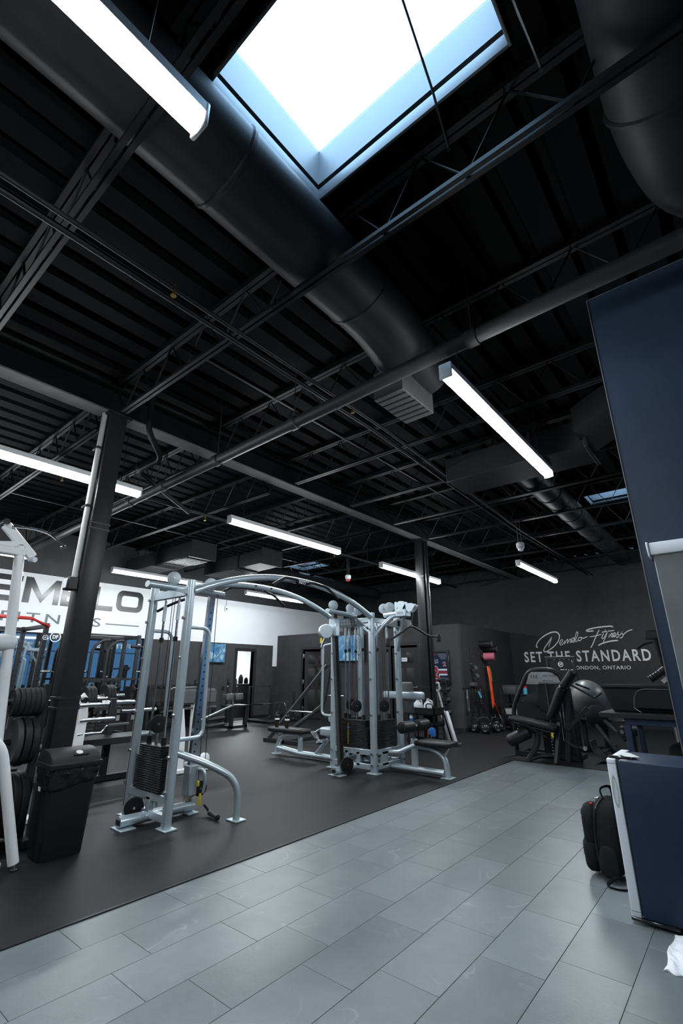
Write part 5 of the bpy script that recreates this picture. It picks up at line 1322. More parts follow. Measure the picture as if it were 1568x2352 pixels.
for i, (x, y, r, lab) in enumerate(((-5.5, 11.82, 0.115, 'leftmost kettlebell of the front pair on the floor by the office corner'), (-5.2, 11.74, 0.125, 'right kettlebell of the front pair on the floor by the office corner'), (-5.48, 12.22, 0.11, 'kettlebell right behind the leftmost front kettlebell'), (-5.1, 12.12, 0.12, 'kettlebell right behind the right front kettlebell'), (-5.47, 12.6, 0.11, 'kettlebell in the third row, against the office wall'), (-5.12, 12.46, 0.1, 'small kettlebell in the third row, away from the wall'), (-5.42, 12.95, 0.12, 'rearmost kettlebell against the office wall'))):
    kettlebell((x, y, 0.007), r, 0.3*i, lab)
WX = BX+0.001
def hook(t, y=0, z=0, n=0.07):
    q = MB(); q.tube([(0.0, y, z), (n, y, z), (n+0.01, y, z+0.02)], 0.007, 8); q.cyl((0, y, z), (0.006, y, z), 0.02, seg=12); q.build('wall_hook', 'steel', t)
for i, (y, z, lab) in enumerate(((12.94, 2.15, 'upper dark foam roller sticking out of the office side wall'), (13.22, 2.02, 'second dark foam roller sticking out of the office side wall'), (13.0, 1.82, 'foam roller with a pink sleeve sticking out of the side wall'))):
    t = thing('foam_roller', lab, 'foam roller', (WX, y, z), 0, 'foam rollers on the wall')
    q = MB(); q.lathe([(0.02, 0.35), (0.085, 0.35), (0.09, 0.34), (0.09, 0.0)], (0,0,0), (1,0.12*i,0), 24); q.build('roller', 'vinyl', t)
    q = MB(); q.lathe([(0.0, 0.352), (0.075, 0.352), (0.075, 0.356), (0, 0.356)], (0,0,0), (1,0.12*i,0), 24); q.build('end_face', 'vinyl_grey', t)
    if i == 2: q = MB(); q.lathe([(0.0905, 0.35), (0.1, 0.35), (0.1, 0.06), (0.0905, 0.06)], (0,0,0), (1,0.24,0), 24, close=True); q.build('sleeve', 'pink', t)
t = thing('triangle_attachment', 'chrome triangular row handle on the upper wall hook', 'handle', (WX, 12.25, 2.03)); t.name = 'triangle_attachment'
hook(t); q = MB(); q.tube([(0.06,0,0), (0.06,-0.05,-0.12), (0.06,0.0,-0.26), (0.06,0.08,-0.26), (0.06,0.07,-0.12), (0.06,0,0)], 0.011, 8); q.tube([(0.06,0.07,-0.14), (0.06,0.3,-0.2)], 0.009, 8); q.build('frame', 'chrome', t)
t = thing('ankle_cuff', 'grey ankle cuffs hanging at the middle of the side wall', 'cuff', (WX, 12.25, 1.62))
hook(t)
for k in range(2):
    q = MB(); q.lathe([(0.06, -0.05), (0.07, -0.05), (0.07, 0.05), (0.06, 0.05)], (0.1, 0.06*k, -0.12-0.2*k), (0.3,1,0.2), 20, close=True); q.build('cuff_band', 'vinyl_grey', t)
t = thing('hook_rail', 'black rail of wall hooks carrying carabiners and straps', 'rail', (WX, 12.2, 1.03))
q = MB(); q.box(0, 0.03, -0.55, 0.6, -0.02, 0.03, 0.004); q.build('rail', 'black_metal', t); q = MB(); q.box(0.0, 0.12, -0.14, 0.1, 0.03, 0.12, 0.01); q.build('chalk_box', 'vinyl_grey', t)
rnd = random.Random(11)
hang = ['steel chain strap hanging first from the office corner on the hook rail', 'black strap handle hanging second on the hook rail', 'black strap handle hanging third on the hook rail', 'straight steel bar hanging from the middle of the hook rail', 'black jump rope hanging fifth on the hook rail', 'grey strap hanging sixth on the hook rail', 'black rope loop hanging last on the hook rail']
for i, y in enumerate((11.78, 11.95, 12.1, 12.27, 12.42, 12.56, 12.74)):
    t = thing('cable_strap', hang[i], 'strap', (WX, y, 0.99), 0, 'gear on the hook rail')
    hook(t, 0, 0.0, 0.06); L = (0.5, 0.42, 0.55, 0.3, 0.6, 0.38, 0.5)[i]
    q = MB(); q.tube([(0.065,0,0.0), (0.07,-0.04,-L*0.4), (0.07,-0.035,-L*0.9), (0.07,0.0,-L), (0.07,0.04,-L*0.9), (0.07,0.035,-L*0.4), (0.065,0.0,0.0)], 0.012, 8, 0.04); q.build('loop', ['steel', 'vinyl', 'vinyl', 'black_metal', 'vinyl', 'vinyl_grey', 'black_gloss'][i], t)
    q = MB(); q.cyl((0.07,-0.09,-L), (0.07,0.09,-L), 0.016, seg=12) if i != 4 else q.cyl((0.07,0.0,-L-0.2), (0.07,0.0,-L+0.02), 0.02, seg=12); q.build('grip', ['chrome', 'vinyl', 'vinyl', 'chrome', 'vinyl', 'vinyl', 'vinyl'][i], t)
    q = MB(); q.lathe([(0.018, -0.004), (0.026, -0.004), (0.026, 0.004), (0.018, 0.004)], (0.066,0,-0.03), (0,1,0), 14, close=True); q.build('carabiner', 'chrome', t)
t = thing('resistance_rope', 'blue topped black bar hanging below the hook rail', 'bar', (WX, 12.35, 0.98))
q = MB(); q.tube([(0.1,0.0,-0.05), (0.14,0.06,-0.2)], 0.026, 10); q.build('sleeve', 'cyan', t); q = MB(); q.tube([(0.14,0.06,-0.2), (0.22,0.2,-0.62)], 0.022, 10); q.build('bar', 'black_metal', t); hook(t, 0, -0.02)
t = thing('resistance_bands', 'bright orange resistance bands hanging from a side wall hook', 'bands', (WX, 13.1, 1.55)); hook(t, 0, 0, 0.14)
for k in range(4):
    q = MB(); o = 0.014*k
    q.tube([(0.1, 0.01*k, 0.02), (0.11+o, -0.05+0.025*k, -0.1), (0.12+o, -0.01+0.01*k, -0.3), (0.13+o, 0.01*k, -0.7), (0.14+o, 0.012*k, -1.08+0.03*k), (0.12+o, 0.02+0.01*k, -0.7), (0.11+o, 0.025+0.01*k, -0.3), (0.1, 0.03, 0.02)], 0.013, 8, 0.04, ry=0.005); q.build('band', 'orange_band', t)
q = MB(); q.tube([(0.1,0.1,0.02), (0.12,0.14,-0.15), (0.12,0.16,-0.38)], 0.024, 8, ry=0.006); q.build('band', 'lime', t)
t = thing('mobility_stick', 'red and white striped stick leaning below the orange bands', 'stick', (-5.5, 13.15, 0.007))
q = MB(); q.tube([(0.13, 0.22, 0.0), (0.0, 0.0, 0.62)], 0.014, 8); q.build('stick', 'red', t); q = MB(); q.tube([(0.13, 0.215, 0.03), (0.065, 0.105, 0.32)], 0.0155, 8); q.build('white_wrap', 'lamp_white', t)

sr = thing('gear_rack', 'small black storage rack with bins between bands and leg extension machine', 'rack', (-4.85, 13.2, 0.007))
for x in (-0.35, 0.35):
    for y in (-0.3, 0.3): q = MB(); q.box(x-0.02, x+0.02, y-0.02, y+0.02, 0, 0.98 if x < 0 else 0.86, 0.003); q.build('upright', 'black_metal', sr)
for z in (0.06, 0.36, 0.62, 0.86): q = MB(); q.box(-0.37, 0.37, -0.32, 0.32, z-0.02, z, 0.003); q.build('shelf', 'black_metal', sr)
for i, (x, z, w, h, m, lab) in enumerate(((-0.15, 0.861, 0.36, 0.2, 'vinyl_grey', 'grey plastic bin on top of the small gear rack'), (-0.12, 0.361, 0.4, 0.14, 'lamp_white', 'pale storage box on the lower shelf of the gear rack'), (0.2, 0.621, 0.28, 0.18, 'plastic_black', 'black bin on the upper shelf of the gear rack'))):
    t = thing('storage_bin', lab, 'bin', (-4.85+x, 13.2, 0.007+z))
    q = MB(); q.hexa([(-w*0.45,-0.2,0),(w*0.45,-0.2,0),(w*0.45,0.2,0),(-w*0.45,0.2,0),(-w/2,-0.22,h),(w/2,-0.22,h),(w/2,0.22,h),(-w/2,0.22,h)], 0.01, 2); q.build('tub', m, t)
    q = MB(); q.box(-w/2-0.008, w/2+0.008, -0.228, 0.228, h, h+0.012, 0.004); q.build('rim', m, t)
t = thing('wipes_canister', 'blue canister with red cap on the small gear rack', 'canister', (-4.6, 13.05, 0.868))
q = MB(); q.lathe([(0.045, 0), (0.048, 0.01), (0.048, 0.15)], (0,0,0), (0,0,1), 20); q.build('body', 'cyan', t); q = MB(); q.lathe([(0.05, 0.15), (0.05, 0.195), (0.03, 0.2)], (0,0,0), (0,0,1), 20); q.build('cap', 'red', t)
for i, (x, y, r, lab) in enumerate(((-4.78, 12.66, 0.16, 'left black medicine ball before the gear rack'), (-4.42, 12.66, 0.155, 'right black medicine ball before the gear rack'))):
    t = thing('medicine_ball', lab, 'ball', (x, y, 0.007)); q = MB(); q.sphere((0,0,r), r, 24, 16); q.build('shell', 'vinyl', t)
    q = MB(); q.lathe([(r*1.0, -0.006), (r*1.008, 0), (r*1.0, 0.006)], (0,0,r), (0.5,0,1), 28); q.build('seam', 'black_gloss', t)
    if i == 0: q = MB(); q.bar((0.05,-r*0.94,r*0.7), (0.08,-r*0.9,r*0.45), 0.012, 0.004, (0,-1,0)); q.build('print', 'yellow', t)
for i, dx in enumerate((-0.035, 0.035)):
    t = thing('massage_ball', ['left of the two small blue balls on the gear rack', 'right of the two small blue balls on the gear rack'][i], 'ball', (-4.42+dx, 12.93, 0.368)); q = MB(); q.sphere((0,0,0.036), 0.036, 14, 10); q.build('shell', 'cyan', t); q = MB(); q.lathe([(0.0362, -0.003), (0.037, 0), (0.0362, 0.003)], (0,0,0.036), (0,0.3,1), 16); q.build('seam', 'blue', t)
for i, (x, y) in enumerate(((-4.2, 13.3), (-3.85, 13.35))):
    pb = thing('storage_cabinet', ['low black cabinet left of the pair behind the leg extension machine', 'low black cabinet right of the pair behind the leg extension machine'][i], 'cabinet', (x, y, 0.007))
    q = MB(); q.box(-0.16, 0.16, -0.2, 0.2, 0, 0.98, 0.008); q.build('carcass', 'plastic_black', pb); q = MB(); q.box(-0.145, 0.145, -0.215, -0.2, 0.03, 0.94, 0.005); q.build('door', 'black_metal', pb)

# ---- vertical dumbbell rack, cleaning trolley, mop
dr = thing('dumbbell_tower', 'black upright dumbbell tower before the office wall', 'rack', (-5.98, 11.3, 0.007))
q = MB(); q.box(-0.05, 0.05, -0.05, 0.05, 0.03, 1.25, 0.005); q.build('post', 'black_metal', dr); q = MB(); q.box(-0.25, 0.25, -0.28, 0.2, 0.0, 0.035, 0.006); q.build('base', 'black_metal', dr)
DB = None
for i, z in enumerate((1.2, 0.98, 0.73, 0.44, 0.18)):
    q = MB(); q.box(-0.05, 0.13, -0.18, -0.05, z-0.055, z-0.04, 0.003); q.build('cradle', 'black_metal', dr)
    r = 0.05 + 0.006*i
    t = thing('dumbbell', ['topmost', 'second from top', 'middle', 'fourth from top', 'lowest'][i] + ' dumbbell on the upright dumbbell tower', 'dumbbell', (-5.93, 11.17, 0.007+z+r-0.04), 0.15, 'dumbbells on the tower')
    q = MB(); q.cyl((-0.1,0,0), (0.1,0,0), 0.015, seg=10); q.build('handle', 'chrome', t)
    for s in (-1, 1): q = MB(); q.lathe([(r*0.85, 0.06), (r, 0.075), (r, 0.135), (r*0.85, 0.15)], (0,0,0), (s,0,0), 6); q.build('head', 'plate_rubber', t)
ct = thing('cleaning_trolley', 'black cleaning trolley behind the right hand seat of the cable station', 'trolley', (-5.1, 8.75, 0.007))
for z, h in ((0.12, 0.06), (0.42, 0.06), (0.615, 0.13)):
    q = MB(); q.box(-0.31, 0.31, -0.2, 0.2, z, z+0.02, 0.004); q.box(-0.31, -0.295, -0.2, 0.2, z, z+h); q.box(0.295, 0.31, -0.2, 0.2, z, z+h); q.box(-0.31, 0.31, -0.2, -0.185, z, z+h); q.box(-0.31, 0.31, 0.185, 0.2, z, z+h); q.build('tray', 'plastic_black', ct)
for x in (-0.29, 0.29):
    for y in (-0.18, 0.18): q = MB(); q.cyl((x,y,0.06), (x,y,0.7), 0.016, seg=10); q.build('upright', 'black_metal', ct); q = MB(); q.lathe([(0.02,-0.012), (0.032,-0.01), (0.032,0.01), (0.02,0.012)], (x,y,0.032), (1,0,0), 14); q.build('wheel', 'plastic_black', ct)
q = MB(); q.tube([(0.14,-0.19,0.73), (0.14,-0.19,0.82), (0.28,-0.19,0.82), (0.28,-0.19,0.73)], 0.012, 8, 0.04); q.build('push_handle', 'black_gloss', ct)
for i, (x, y, m, lab, hh) in enumerate(((-5.24, 8.72, 0, 'white pump top jug on the cleaning trolley', 0.27), (-5.03, 8.76, 1, 'white handled jug right of the pump jug on the trolley', 0.24))):
    t = thing('cleaner_jug', lab, 'jug', (x, y, 0.643), 0.2, 'cleaner jugs')
    q = MB(); Rg = []
    for z, a in ((0,0.8),(0.012,1),(0.13,1),(0.19,0.7),(0.22,0.32),(0.25,0.28)): Rg.append([(sx*0.085*a*ex, sy*0.06*a*ey, z) for sx,sy,ex,ey in ((-1,-1,1,.7),(-1,-1,.7,1),(1,-1,.7,1),(1,-1,1,.7),(1,1,1,.7),(1,1,.7,1),(-1,1,.7,1),(-1,1,1,.7))])
    q.rings(Rg); q.build('bottle', 'white_plastic', t)
    q = MB(); q.tube([(0.03,0,0.24), (0.085,0,0.23), (0.092,0,0.13)], 0.012, 8, 0.04); q.build('jug_handle', 'white_plastic', t)
    if i == 0:
        q = MB(); q.cyl((0,0,0.25), (0,0,0.285), 0.025, seg=14); q.cyl((0,0,0.285), (0,0,0.33), 0.007, seg=8); q.bar((-0.02,0,0.335), (0.06,0,0.33), 0.022, 0.014); q.build('pump', 'white_plastic', t)
        q = MB(); q.box(-0.06, -0.01, -0.0615, -0.06, 0.07, 0.11); q.build('label', 'blue', t)
    else: q = MB(); q.cyl((0,0,0.25), (0,0,0.27), 0.026, seg=14); q.build('cap', 'white_plastic', t)
t = thing('spray_bottle', 'spray bottle with yellow trigger hanging on the trolley side', 'bottle', (-5.85, 9.6, 0.45)); t.location = (-5.33, 8.62, 0.449)
q = MB(); q.lathe([(0.04, 0), (0.044, 0.01), (0.044, 0.12), (0.03, 0.18), (0.016, 0.21)], (0,0,0), (0,0,1), 18); q.build('bottle', 'white_plastic', t)
q = MB(); q.cyl((0,0,0.21), (0,0,0.25), 0.018, seg=12); q.hexa([(-0.03,-0.014,0.25),(0.06,-0.014,0.25),(0.06,0.014,0.25),(-0.03,0.014,0.25),(-0.02,-0.012,0.29),(0.055,-0.012,0.285),(0.055,0.012,0.285),(-0.02,0.012,0.29)], 0.004); q.bar((0.045,0,0.25), (0.025,0,0.2), 0.012, 0.01); q.build('trigger_head', 'yellow', t)
q = MB(); q.lathe([(0.0445, 0.03), (0.0447, 0.1)], (0,0,0), (0,0,1), 18); q.build('label', 'blue', t)
t = thing('cleaning_cloth', 'lime green cloth lying in the top tray of the trolley', 'cloth', (-5.42, 8.66, 0.635)); blob('cloth', 'lime', (0.06,0.0,0.06), 0.07, 0.04, 0.06, 2.4, t, wob=0.08); blob('fold', 'lime', (0.09,0.02,0.1), 0.04, 0.03, 0.035, 2.4, t, wob=0.08)
t = thing('cleaning_cloth', 'blue cloth hanging off the lower tray of the trolley', 'cloth', (-4.85, 8.54, 0.3)); blob('cloth', 'blue', (0.0,0.0,0.05), 0.08, 0.02, 0.07, 2.4, t, wob=0.1); blob('fold', 'blue', (0.03,0.0,0.0), 0.05, 0.018, 0.05, 2.4, t, wob=0.1)
for i, (x, lab) in enumerate(((-5.0, 'left orange handled brush in the lowest trolley tray'), (-4.93, 'right orange handled brush in the lowest trolley tray'))):
    t = thing('hand_brush', lab, 'brush', (x, 8.65, 0.149), 0, 'brushes in the trolley'); q = MB(); q.box(-0.018, 0.018, -0.015, 0.015, 0.0, 0.1, 0.004); q.build('bristles', 'vinyl_grey', t); q = MB(); q.cyl((0,0,0.1), (0,0,0.25), 0.012, seg=10); q.build('grip', 'orange_band', t)
fm = thing('floor_cleaner', 'white upright floor cleaner leaning beside the dumbbell tower', 'floor cleaner', (-4.93, 9.46, 0.007))
q = MB(); q.hexa([(-0.02,-0.06,0.0),(0.12,-0.06,0.0),(0.12,0.06,0.0),(-0.02,0.06,0.0),(-0.21,-0.06,0.62),(-0.06,-0.06,0.64),(-0.06,0.06,0.64),(-0.21,0.06,0.62)], 0.015, 2); q.build('body', 'white_plastic', fm)
q = MB(); q.hexa([(0.03,-0.066,0.05),(0.07,-0.066,0.05),(0.07,-0.06,0.05),(0.03,-0.06,0.05),(-0.12,-0.066,0.58),(-0.09,-0.066,0.58),(-0.09,-0.06,0.58),(-0.12,-0.06,0.58)]); q.build('black_stripe', 'black_gloss', fm)
q = MB(); q.box(-0.17, -0.1, -0.064, -0.058, 0.38, 0.46); q.build('label', 'vinyl_grey', fm, rot=(0,0,0))
q = MB(); q.tube([(-0.14,0,0.62), (-0.24,0,1.02)], 0.018, 10); q.build('pole', 'white_plastic', fm)
q = MB(); q.tube([(-0.24,0,1.02), (-0.3,0,1.04), (-0.32,0,1.16), (-0.22,0,1.19), (-0.2,0,1.06), (-0.24,0,1.02)], 0.02, 10, 0.03); q.build('loop_handle', 'white_plastic', fm)
q = MB(); q.box(-0.12, 0.16, -0.12, 0.12, 0.0, 0.05, 0.01); q.build('cleaning_head', 'vinyl_grey', fm)

# ================================================================ RACKS ALONG THE MIRROR WALL
def rack(label, xa, xb, ya, yb, h, feet, badge=True, red=False):
    t = thing('power_rack', label, 'rack', ((xa+xb)/2, (ya+yb)/2, 0.007)); R = V((t.location.x, t.location.y, 0))
    def B(name, a, c, w, hh, m='black_metal', up=(0,0,1)): q = MB(t.location); q.bar(V(a)+V((0,0,0.007)), V(c)+V((0,0,0.007)), w, hh, up, 0.004); return q.build(name, m, t)
    for y in (ya, yb):
        for x in (xa, xb):
            u = B('upright', (x, y, 0.06), (x, y, h), 0.076, 0.076)
            q = MB(t.location)
            for k in range(int((h-0.4)/0.1)):
                z = 0.35+k*0.1
                q.cyl((x+0.036, y, z), (x+0.0392, y, z), 0.013, seg=8); q.cyl((x, y-0.036, z), (x, y-0.0392, z), 0.013, seg=8)
            q.build('pin_hole', 'seam_black', u)
        B('base_beam', (xa-0.1, y, 0.035), (feet, y, 0.035), 0.08, 0.07)
        B('top_beam', (xa, y, h-0.05), (xb, y, h-0.05), 0.07, 0.07)
        q = MB(t.location); q.hexa([(feet,y-0.04,0.008),(feet+0.1,y-0.04,0.008),(feet+0.1,y+0.04,0.008),(feet,y+0.04,0.008),(feet,y-0.04,0.075),(feet+0.04,y-0.04,0.075),(feet+0.04,y+0.04,0.075),(feet,y+0.04,0.075)], 0.003); q.build('foot_cap', 'steel', t)
        q = MB(t.location)
        for k in range(4): q.cyl((xb-0.02+0.06*k*0.5+0.06, y-0.04, 0.045), (xb-0.02+0.06*k*0.5+0.06, y-0.046, 0.045), 0.011, seg=8)
        q.build('bolt', 'steel', t)
    B('cross_beam', (xa, ya, h-0.05), (xa, yb, h-0.05), 0.07, 0.07); B('cross_beam', (xa, ya, 0.1), (xa, yb, 0.1), 0.07, 0.07); B('cross_beam', (xa, ya, 1.2), (xa, yb, 1.2), 0.06, 0.07)
    if red:
        for dx, dz in ((0.06, 0.08), (0.16, 0.05)):
            q = MB(t.location); q.tube([(xb+dx, ya, h-0.06), (xb+dx, ya+0.25, h+dz), (xb+dx, yb-0.3, h+dz), (xb+dx, yb, h-0.06)], 0.02, 10, 0.05); q.build('pull_up_bar', 'red', t)
    else:
        q = MB(t.location); q.tube([(xb, ya, h-0.03), (xb, yb, h-0.03)], 0.02, 10); q.build('pull_up_bar', 'black_metal', t)
    for y in (ya, yb):
        q = MB(t.location); q.box(xb+0.038, xb+0.13, y-0.03, y+0.03, 1.0, 1.03, 0.003); q.box(xb+0.11, xb+0.13, y-0.03, y+0.03, 1.03, 1.08, 0.003); q.box(xb+0.038, xb+0.05, y-0.03, y+0.03, 0.95, 1.1); q.build('bar_hook', 'black_metal', t)
        q = MB(t.location); q.cyl((xb, y+0.04, 1.42), (xb, y+0.2, 1.42), 0.024, seg=12); q.build('storage_peg', 'chrome', t)
        if badge:
            q = MB(t.location); q.lathe([(0.034, 0), (0.046, 0), (0.046, 0.002), (0.034, 0.002)], (xb+0.039, y, h-0.25), (1,0,0), 24, close=True); q.build('badge', 'ink_white', t)
            q = MB(t.location); q.box(xb+0.039, xb+0.041, y-0.018, y+0.018, h-0.262, h-0.238); q.build('badge_mark', 'ink_white', t)
    return t
r1 = rack('black power rack with red pull-up bars left of the near column', -11.2, -10.0, 2.05, 3.4, 2.27, -9.65, red=True)
r2 = rack('black half rack with round badges against the mirror right of the near column', -12.25, -11.55, 4.75, 6.05, 2.27, -10.9)
# rounded guard loops of the half rack
for y in (4.95, 5.3, 5.85):
    q = MB(r2.location); q.tube([(-11.5, y, 0.08), (-11.5, y, 1.95), (-11.5, y+0.22, 2.12), (-11.5, y+0.36, 2.12)] if y < 5.8 else [(-11.5, y, 2.0), (-11.5, y+0.3, 2.0), (-11.5, y+0.4, 1.9), (-11.5, y+0.4, 0.08)], 0.035, 10, 0.14, up=(1,0,0)); q.build('guard_loop', 'black_metal', r2)
q = MB(r2.location); q.bar((-11.5, 4.75, 1.25), (-11.5, 6.4, 1.25), 0.06, 0.05); q.bar((-11.5, 4.75, 0.62), (-11.5, 6.4, 0.62), 0.06, 0.06); q.build('bar_shelf', 'black_metal', r2)
for i, y in enumerate((4.85, 5.45)):
    q = MB(r2.location); q.cyl((-11.5, y, 1.06), (-11.5, y+0.2, 1.06), 0.025, seg=12); q.build('storage_peg', 'chrome', r2)
    q = MB(r2.location); q.lathe([(0.07, 0), (0.08, 0.01), (0.08, 0.05), (0.07, 0.06)], (-11.5, y+0.2, 1.08), (0,1,0), 20); q.build('roller_end', 'plate_rubber', r2)

def barbell(label, x, yc, z, half=1.1):
    t = thing('barbell', label, 'barbell', (x, yc, z))
    q = MB(); q.cyl((0,-half+0.42,0), (0,half-0.42,0), 0.014, seg=10); q.build('shaft', 'chrome', t)
    for s in (-1, 1):
        q = MB(); q.cyl((0,s*(half-0.42),0), (0,s*half,0), 0.025, seg=14); q.build('sleeve', 'chrome', t)
        q = MB(); q.cyl((0,s*(half-0.44),0), (0,s*(half-0.41),0), 0.036, seg=14); q.build('collar', 'steel', t)
    return t
def bench_station(label, x, yc, pad=True):
    t = thing('bench_press' if pad else 'barbell_stand', label, 'bench' if pad else 'rack', (x, yc, 0.007))
    for y in (-0.52, 0.52):
        q = MB(); q.box(-0.04, 0.04, y-0.04, y+0.04, 0.0, 1.02, 0.004); q.build('upright', 'black_metal', t)
        q = MB(); q.box(0.04, 0.1, y-0.04, y+0.04, 0.93, 0.97, 0.003); q.box(0.085, 0.1, y-0.04, y+0.04, 0.97, 1.03, 0.003); q.build('bar_hook', 'black_metal', t)
        q = MB(); q.box(-0.3, 0.5, y-0.04, y+0.04, 0.0, 0.06, 0.004); q.build('foot', 'black_metal', t)
    q = MB(); q.box(-0.03, 0.03, -0.52, 0.52, 0.3, 0.36, 0.004); q.build('cross_beam', 'black_metal', t)
    if not pad: return
    q = MB(); q.box(0.0, 0.9, -0.14, 0.14, 0.4, 0.47, 0.025, 3); q.build('pad', 'vinyl', t)
    q = MB(); q.box(0.0, 0.88, -0.03, 0.03, 0.33, 0.4, 0.004); q.box(0.8, 0.86, -0.03, 0.03, 0.0, 0.35, 0.004); q.box(0.8, 0.86, -0.25, 0.25, 0.0, 0.05, 0.004); q.build('spine', 'black_metal', t)
bench_station('black bench press station just right of the near column', -8.26, 2.69)
bench_station('black barbell stand without a bench, seen left of the silver tower', -9.06, 3.38, False)
for k, (x, yc, lab, pos) in enumerate(((-9.0, 3.38, 'barbell resting on the bare barbell stand left of the silver tower', 'on the bare stand'), (-8.2, 2.69, 'barbell racked on the bench press right of the near column', 'on the bench press'))):
    barbell(lab, x, yc, 1.003, 1.2)
    for i in range(3):
        for s in (-1, 1):
            plate((x, yc+s*(0.84+0.05*i), 1.003), 0.19, 0.046, '%s plate on the %s end of the barbell %s' % (['inner', 'middle', 'outer'][i], 'right' if s > 0 else 'left', pos), 'plates on the racked barbells')
# plate loaded press with white lever, just right of the near column
pp = thing('plate_loaded_press', 'plate loaded press with white lever arm and chrome horns beside the near column', 'gym machine', (-6.75, 3.2, 0.007))
R = pp.location
q = MB(R); q.prism([(-0.06,0.0),(0.06,0.0),(0.075,0.45),(0.08,0.85),(0.05,1.06),(0.0,1.12),(-0.045,1.06),(-0.03,0.85),(-0.05,0.5)], (-6.7, 2.86, 0.03), (0.1,0.99,0), (0,0,1), (0.05,0,0)); q.build('lever_arm', 'white_paint', pp)
for y0, y1, z, r, m in ((2.8, 3.19, 1.0, 0.026, 'chrome'), (2.85, 3.3, 0.82, 0.024, 'chrome'), (2.85, 3.15, 0.66, 0.016, 'chrome')):
    q = MB(R); q.cyl((-6.66, y0, z), (-6.66, y1, z), r, seg=14); q.build('plate_horn', m, pp)
q = MB(R); q.cyl((-6.6, 2.83, 1.07), (-6.52, 2.83, 1.07), 0.035, seg=14); q.cyl((-6.6, 2.86, 0.5), (-6.5, 2.86, 0.5), 0.035, seg=14); q.build('pivot_knob', 'black_gloss', pp)
q = MB(R); q.box(-7.2, -6.62, 2.75, 2.85, 0.008, 0.08, 0.005); q.box(-7.15, -7.05, 2.8, 4.05, 0.008, 0.08, 0.005); q.box(-7.2, -6.6, 3.97, 4.07, 0.008, 0.08, 0.005); q.build('base', 'black_metal', pp)
q = MB(R); q.box(-7.14, -7.06, 3.42, 3.5, 0.08, 1.05, 0.005); q.box(-7.14, -7.06, 3.85, 3.93, 0.08, 0.8, 0.005); q.build('frame_post', 'black_metal', pp)
q = MB(R); q.box(-7.2, -6.7, 2.9, 4.05, 0.5, 0.58, 0.005); q.build('frame_beam', 'black_metal', pp)
q = MB(R); q.cyl((-7.1, 3.3, 1.0), (-7.1, 3.78, 0.99), 0.028, seg=14); q.cyl((-7.0, 3.55, 0.88), (-7.0, 4.08, 0.88), 0.024, seg=14); q.build('plate_horn', 'chrome', pp)
q = MB(R); q.tube([(-6.75, 2.9, 0.62), (-6.75, 3.2, 0.66), (-6.75, 3.25, 0.74), (-6.75, 3.55, 0.74)], 0.016, 8, 0.04); q.build('row_handle', 'chrome', pp)
plate((-6.85, 2.76, 0.78), 0.2, 0.05, 'black plate hanging on the white lever press behind the near column', 'plates on the white lever press')
plate((-6.85, 2.70, 0.78), 0.2, 0.05, 'second black plate on the white lever press, nearer the column', 'plates on the white lever press')
q = MB(R); q.cyl((-6.85, 2.62, 0.78), (-6.85, 2.9, 0.78), 0.025, seg=12); q.build('plate_horn', 'chrome', pp)

# white machine with grey pad behind the silver tower
wm = thing('white_press_machine', 'white framed press with wide grey pad behind the silver tower', 'gym machine', (-6.9, 4.9, 0.007))
R = wm.location
q = MB(R); q.bar((-7.05, 4.45, 1.03), (-7.05, 5.18, 1.03), 0.09, 0.24, (0,0,1)); es = q.bm.edges[:]; bmesh.ops.bevel(q.bm, geom=es, offset=0.03, segments=3, affect='EDGES'); q.build('back_pad', 'vinyl_grey', wm, ang=60)
q = MB(R); q.tube([(-7.08, 4.3, 1.12), (-7.1, 4.38, 1.17), (-7.1, 5.0, 1.17)], 0.016, 8, 0.03); q.build('pad_rail', 'steel', wm)
q = MB(R); q.prism([(0,0),(0.22,0),(0.2,0.5),(0.14,0.85),(0.04,0.85)], (-6.75, 4.22, 0.03), (0.15,0.98,0), (0,0,1), (0.05,0,0)); q.build('side_plate', 'white_paint', wm)
q = MB(R)
for z in (0.3, 0.5): q.cyl((-6.7, 4.34, z), (-6.69, 4.34, z), 0.02, seg=10)
q.build('side_bolt', 'black_metal', wm)
q = MB(R); q.bar((-7.02, 4.8, 0.02), (-7.08, 4.8, 1.0), 0.1, 0.08, bev=0.01); q.build('post', 'white_paint', wm)
q = MB(R); q.box(-7.15, -6.6, 4.75, 4.85, 0.008, 0.07, 0.01); q.box(-6.75, -6.65, 4.2, 5.0, 0.008, 0.07, 0.01); q.build('base', 'white_paint', wm)
q = MB(R); q.lathe([(0.06, -0.05), (0.09, -0.03), (0.09, 0.03), (0.06, 0.05)], (-6.62, 4.75, 0.16), (1,0.3,0), 20); q.build('hub_cover', 'white_plastic', wm)
for dz in (0.0, 0.1):
    q = MB(R); q.cyl((-7.0, 5.0, 0.66-dz), (-7.0, 5.35, 0.68-dz), 0.03, seg=12); q.build('handle_grip', 'vinyl', wm)
q = MB(R); q.bar((-7.05, 4.9, 0.66), (-7.0, 5.5, 0.86), 0.06, 0.02); q.build('foot_step', 'steel', wm)
q = MB(R); q.tube([(-7.05, 4.2, 0.83), (-7.05, 4.7, 0.86), (-7.05, 5.2, 0.86)], 0.018, 8, 0.1); q.build('press_bar', 'chrome', wm)

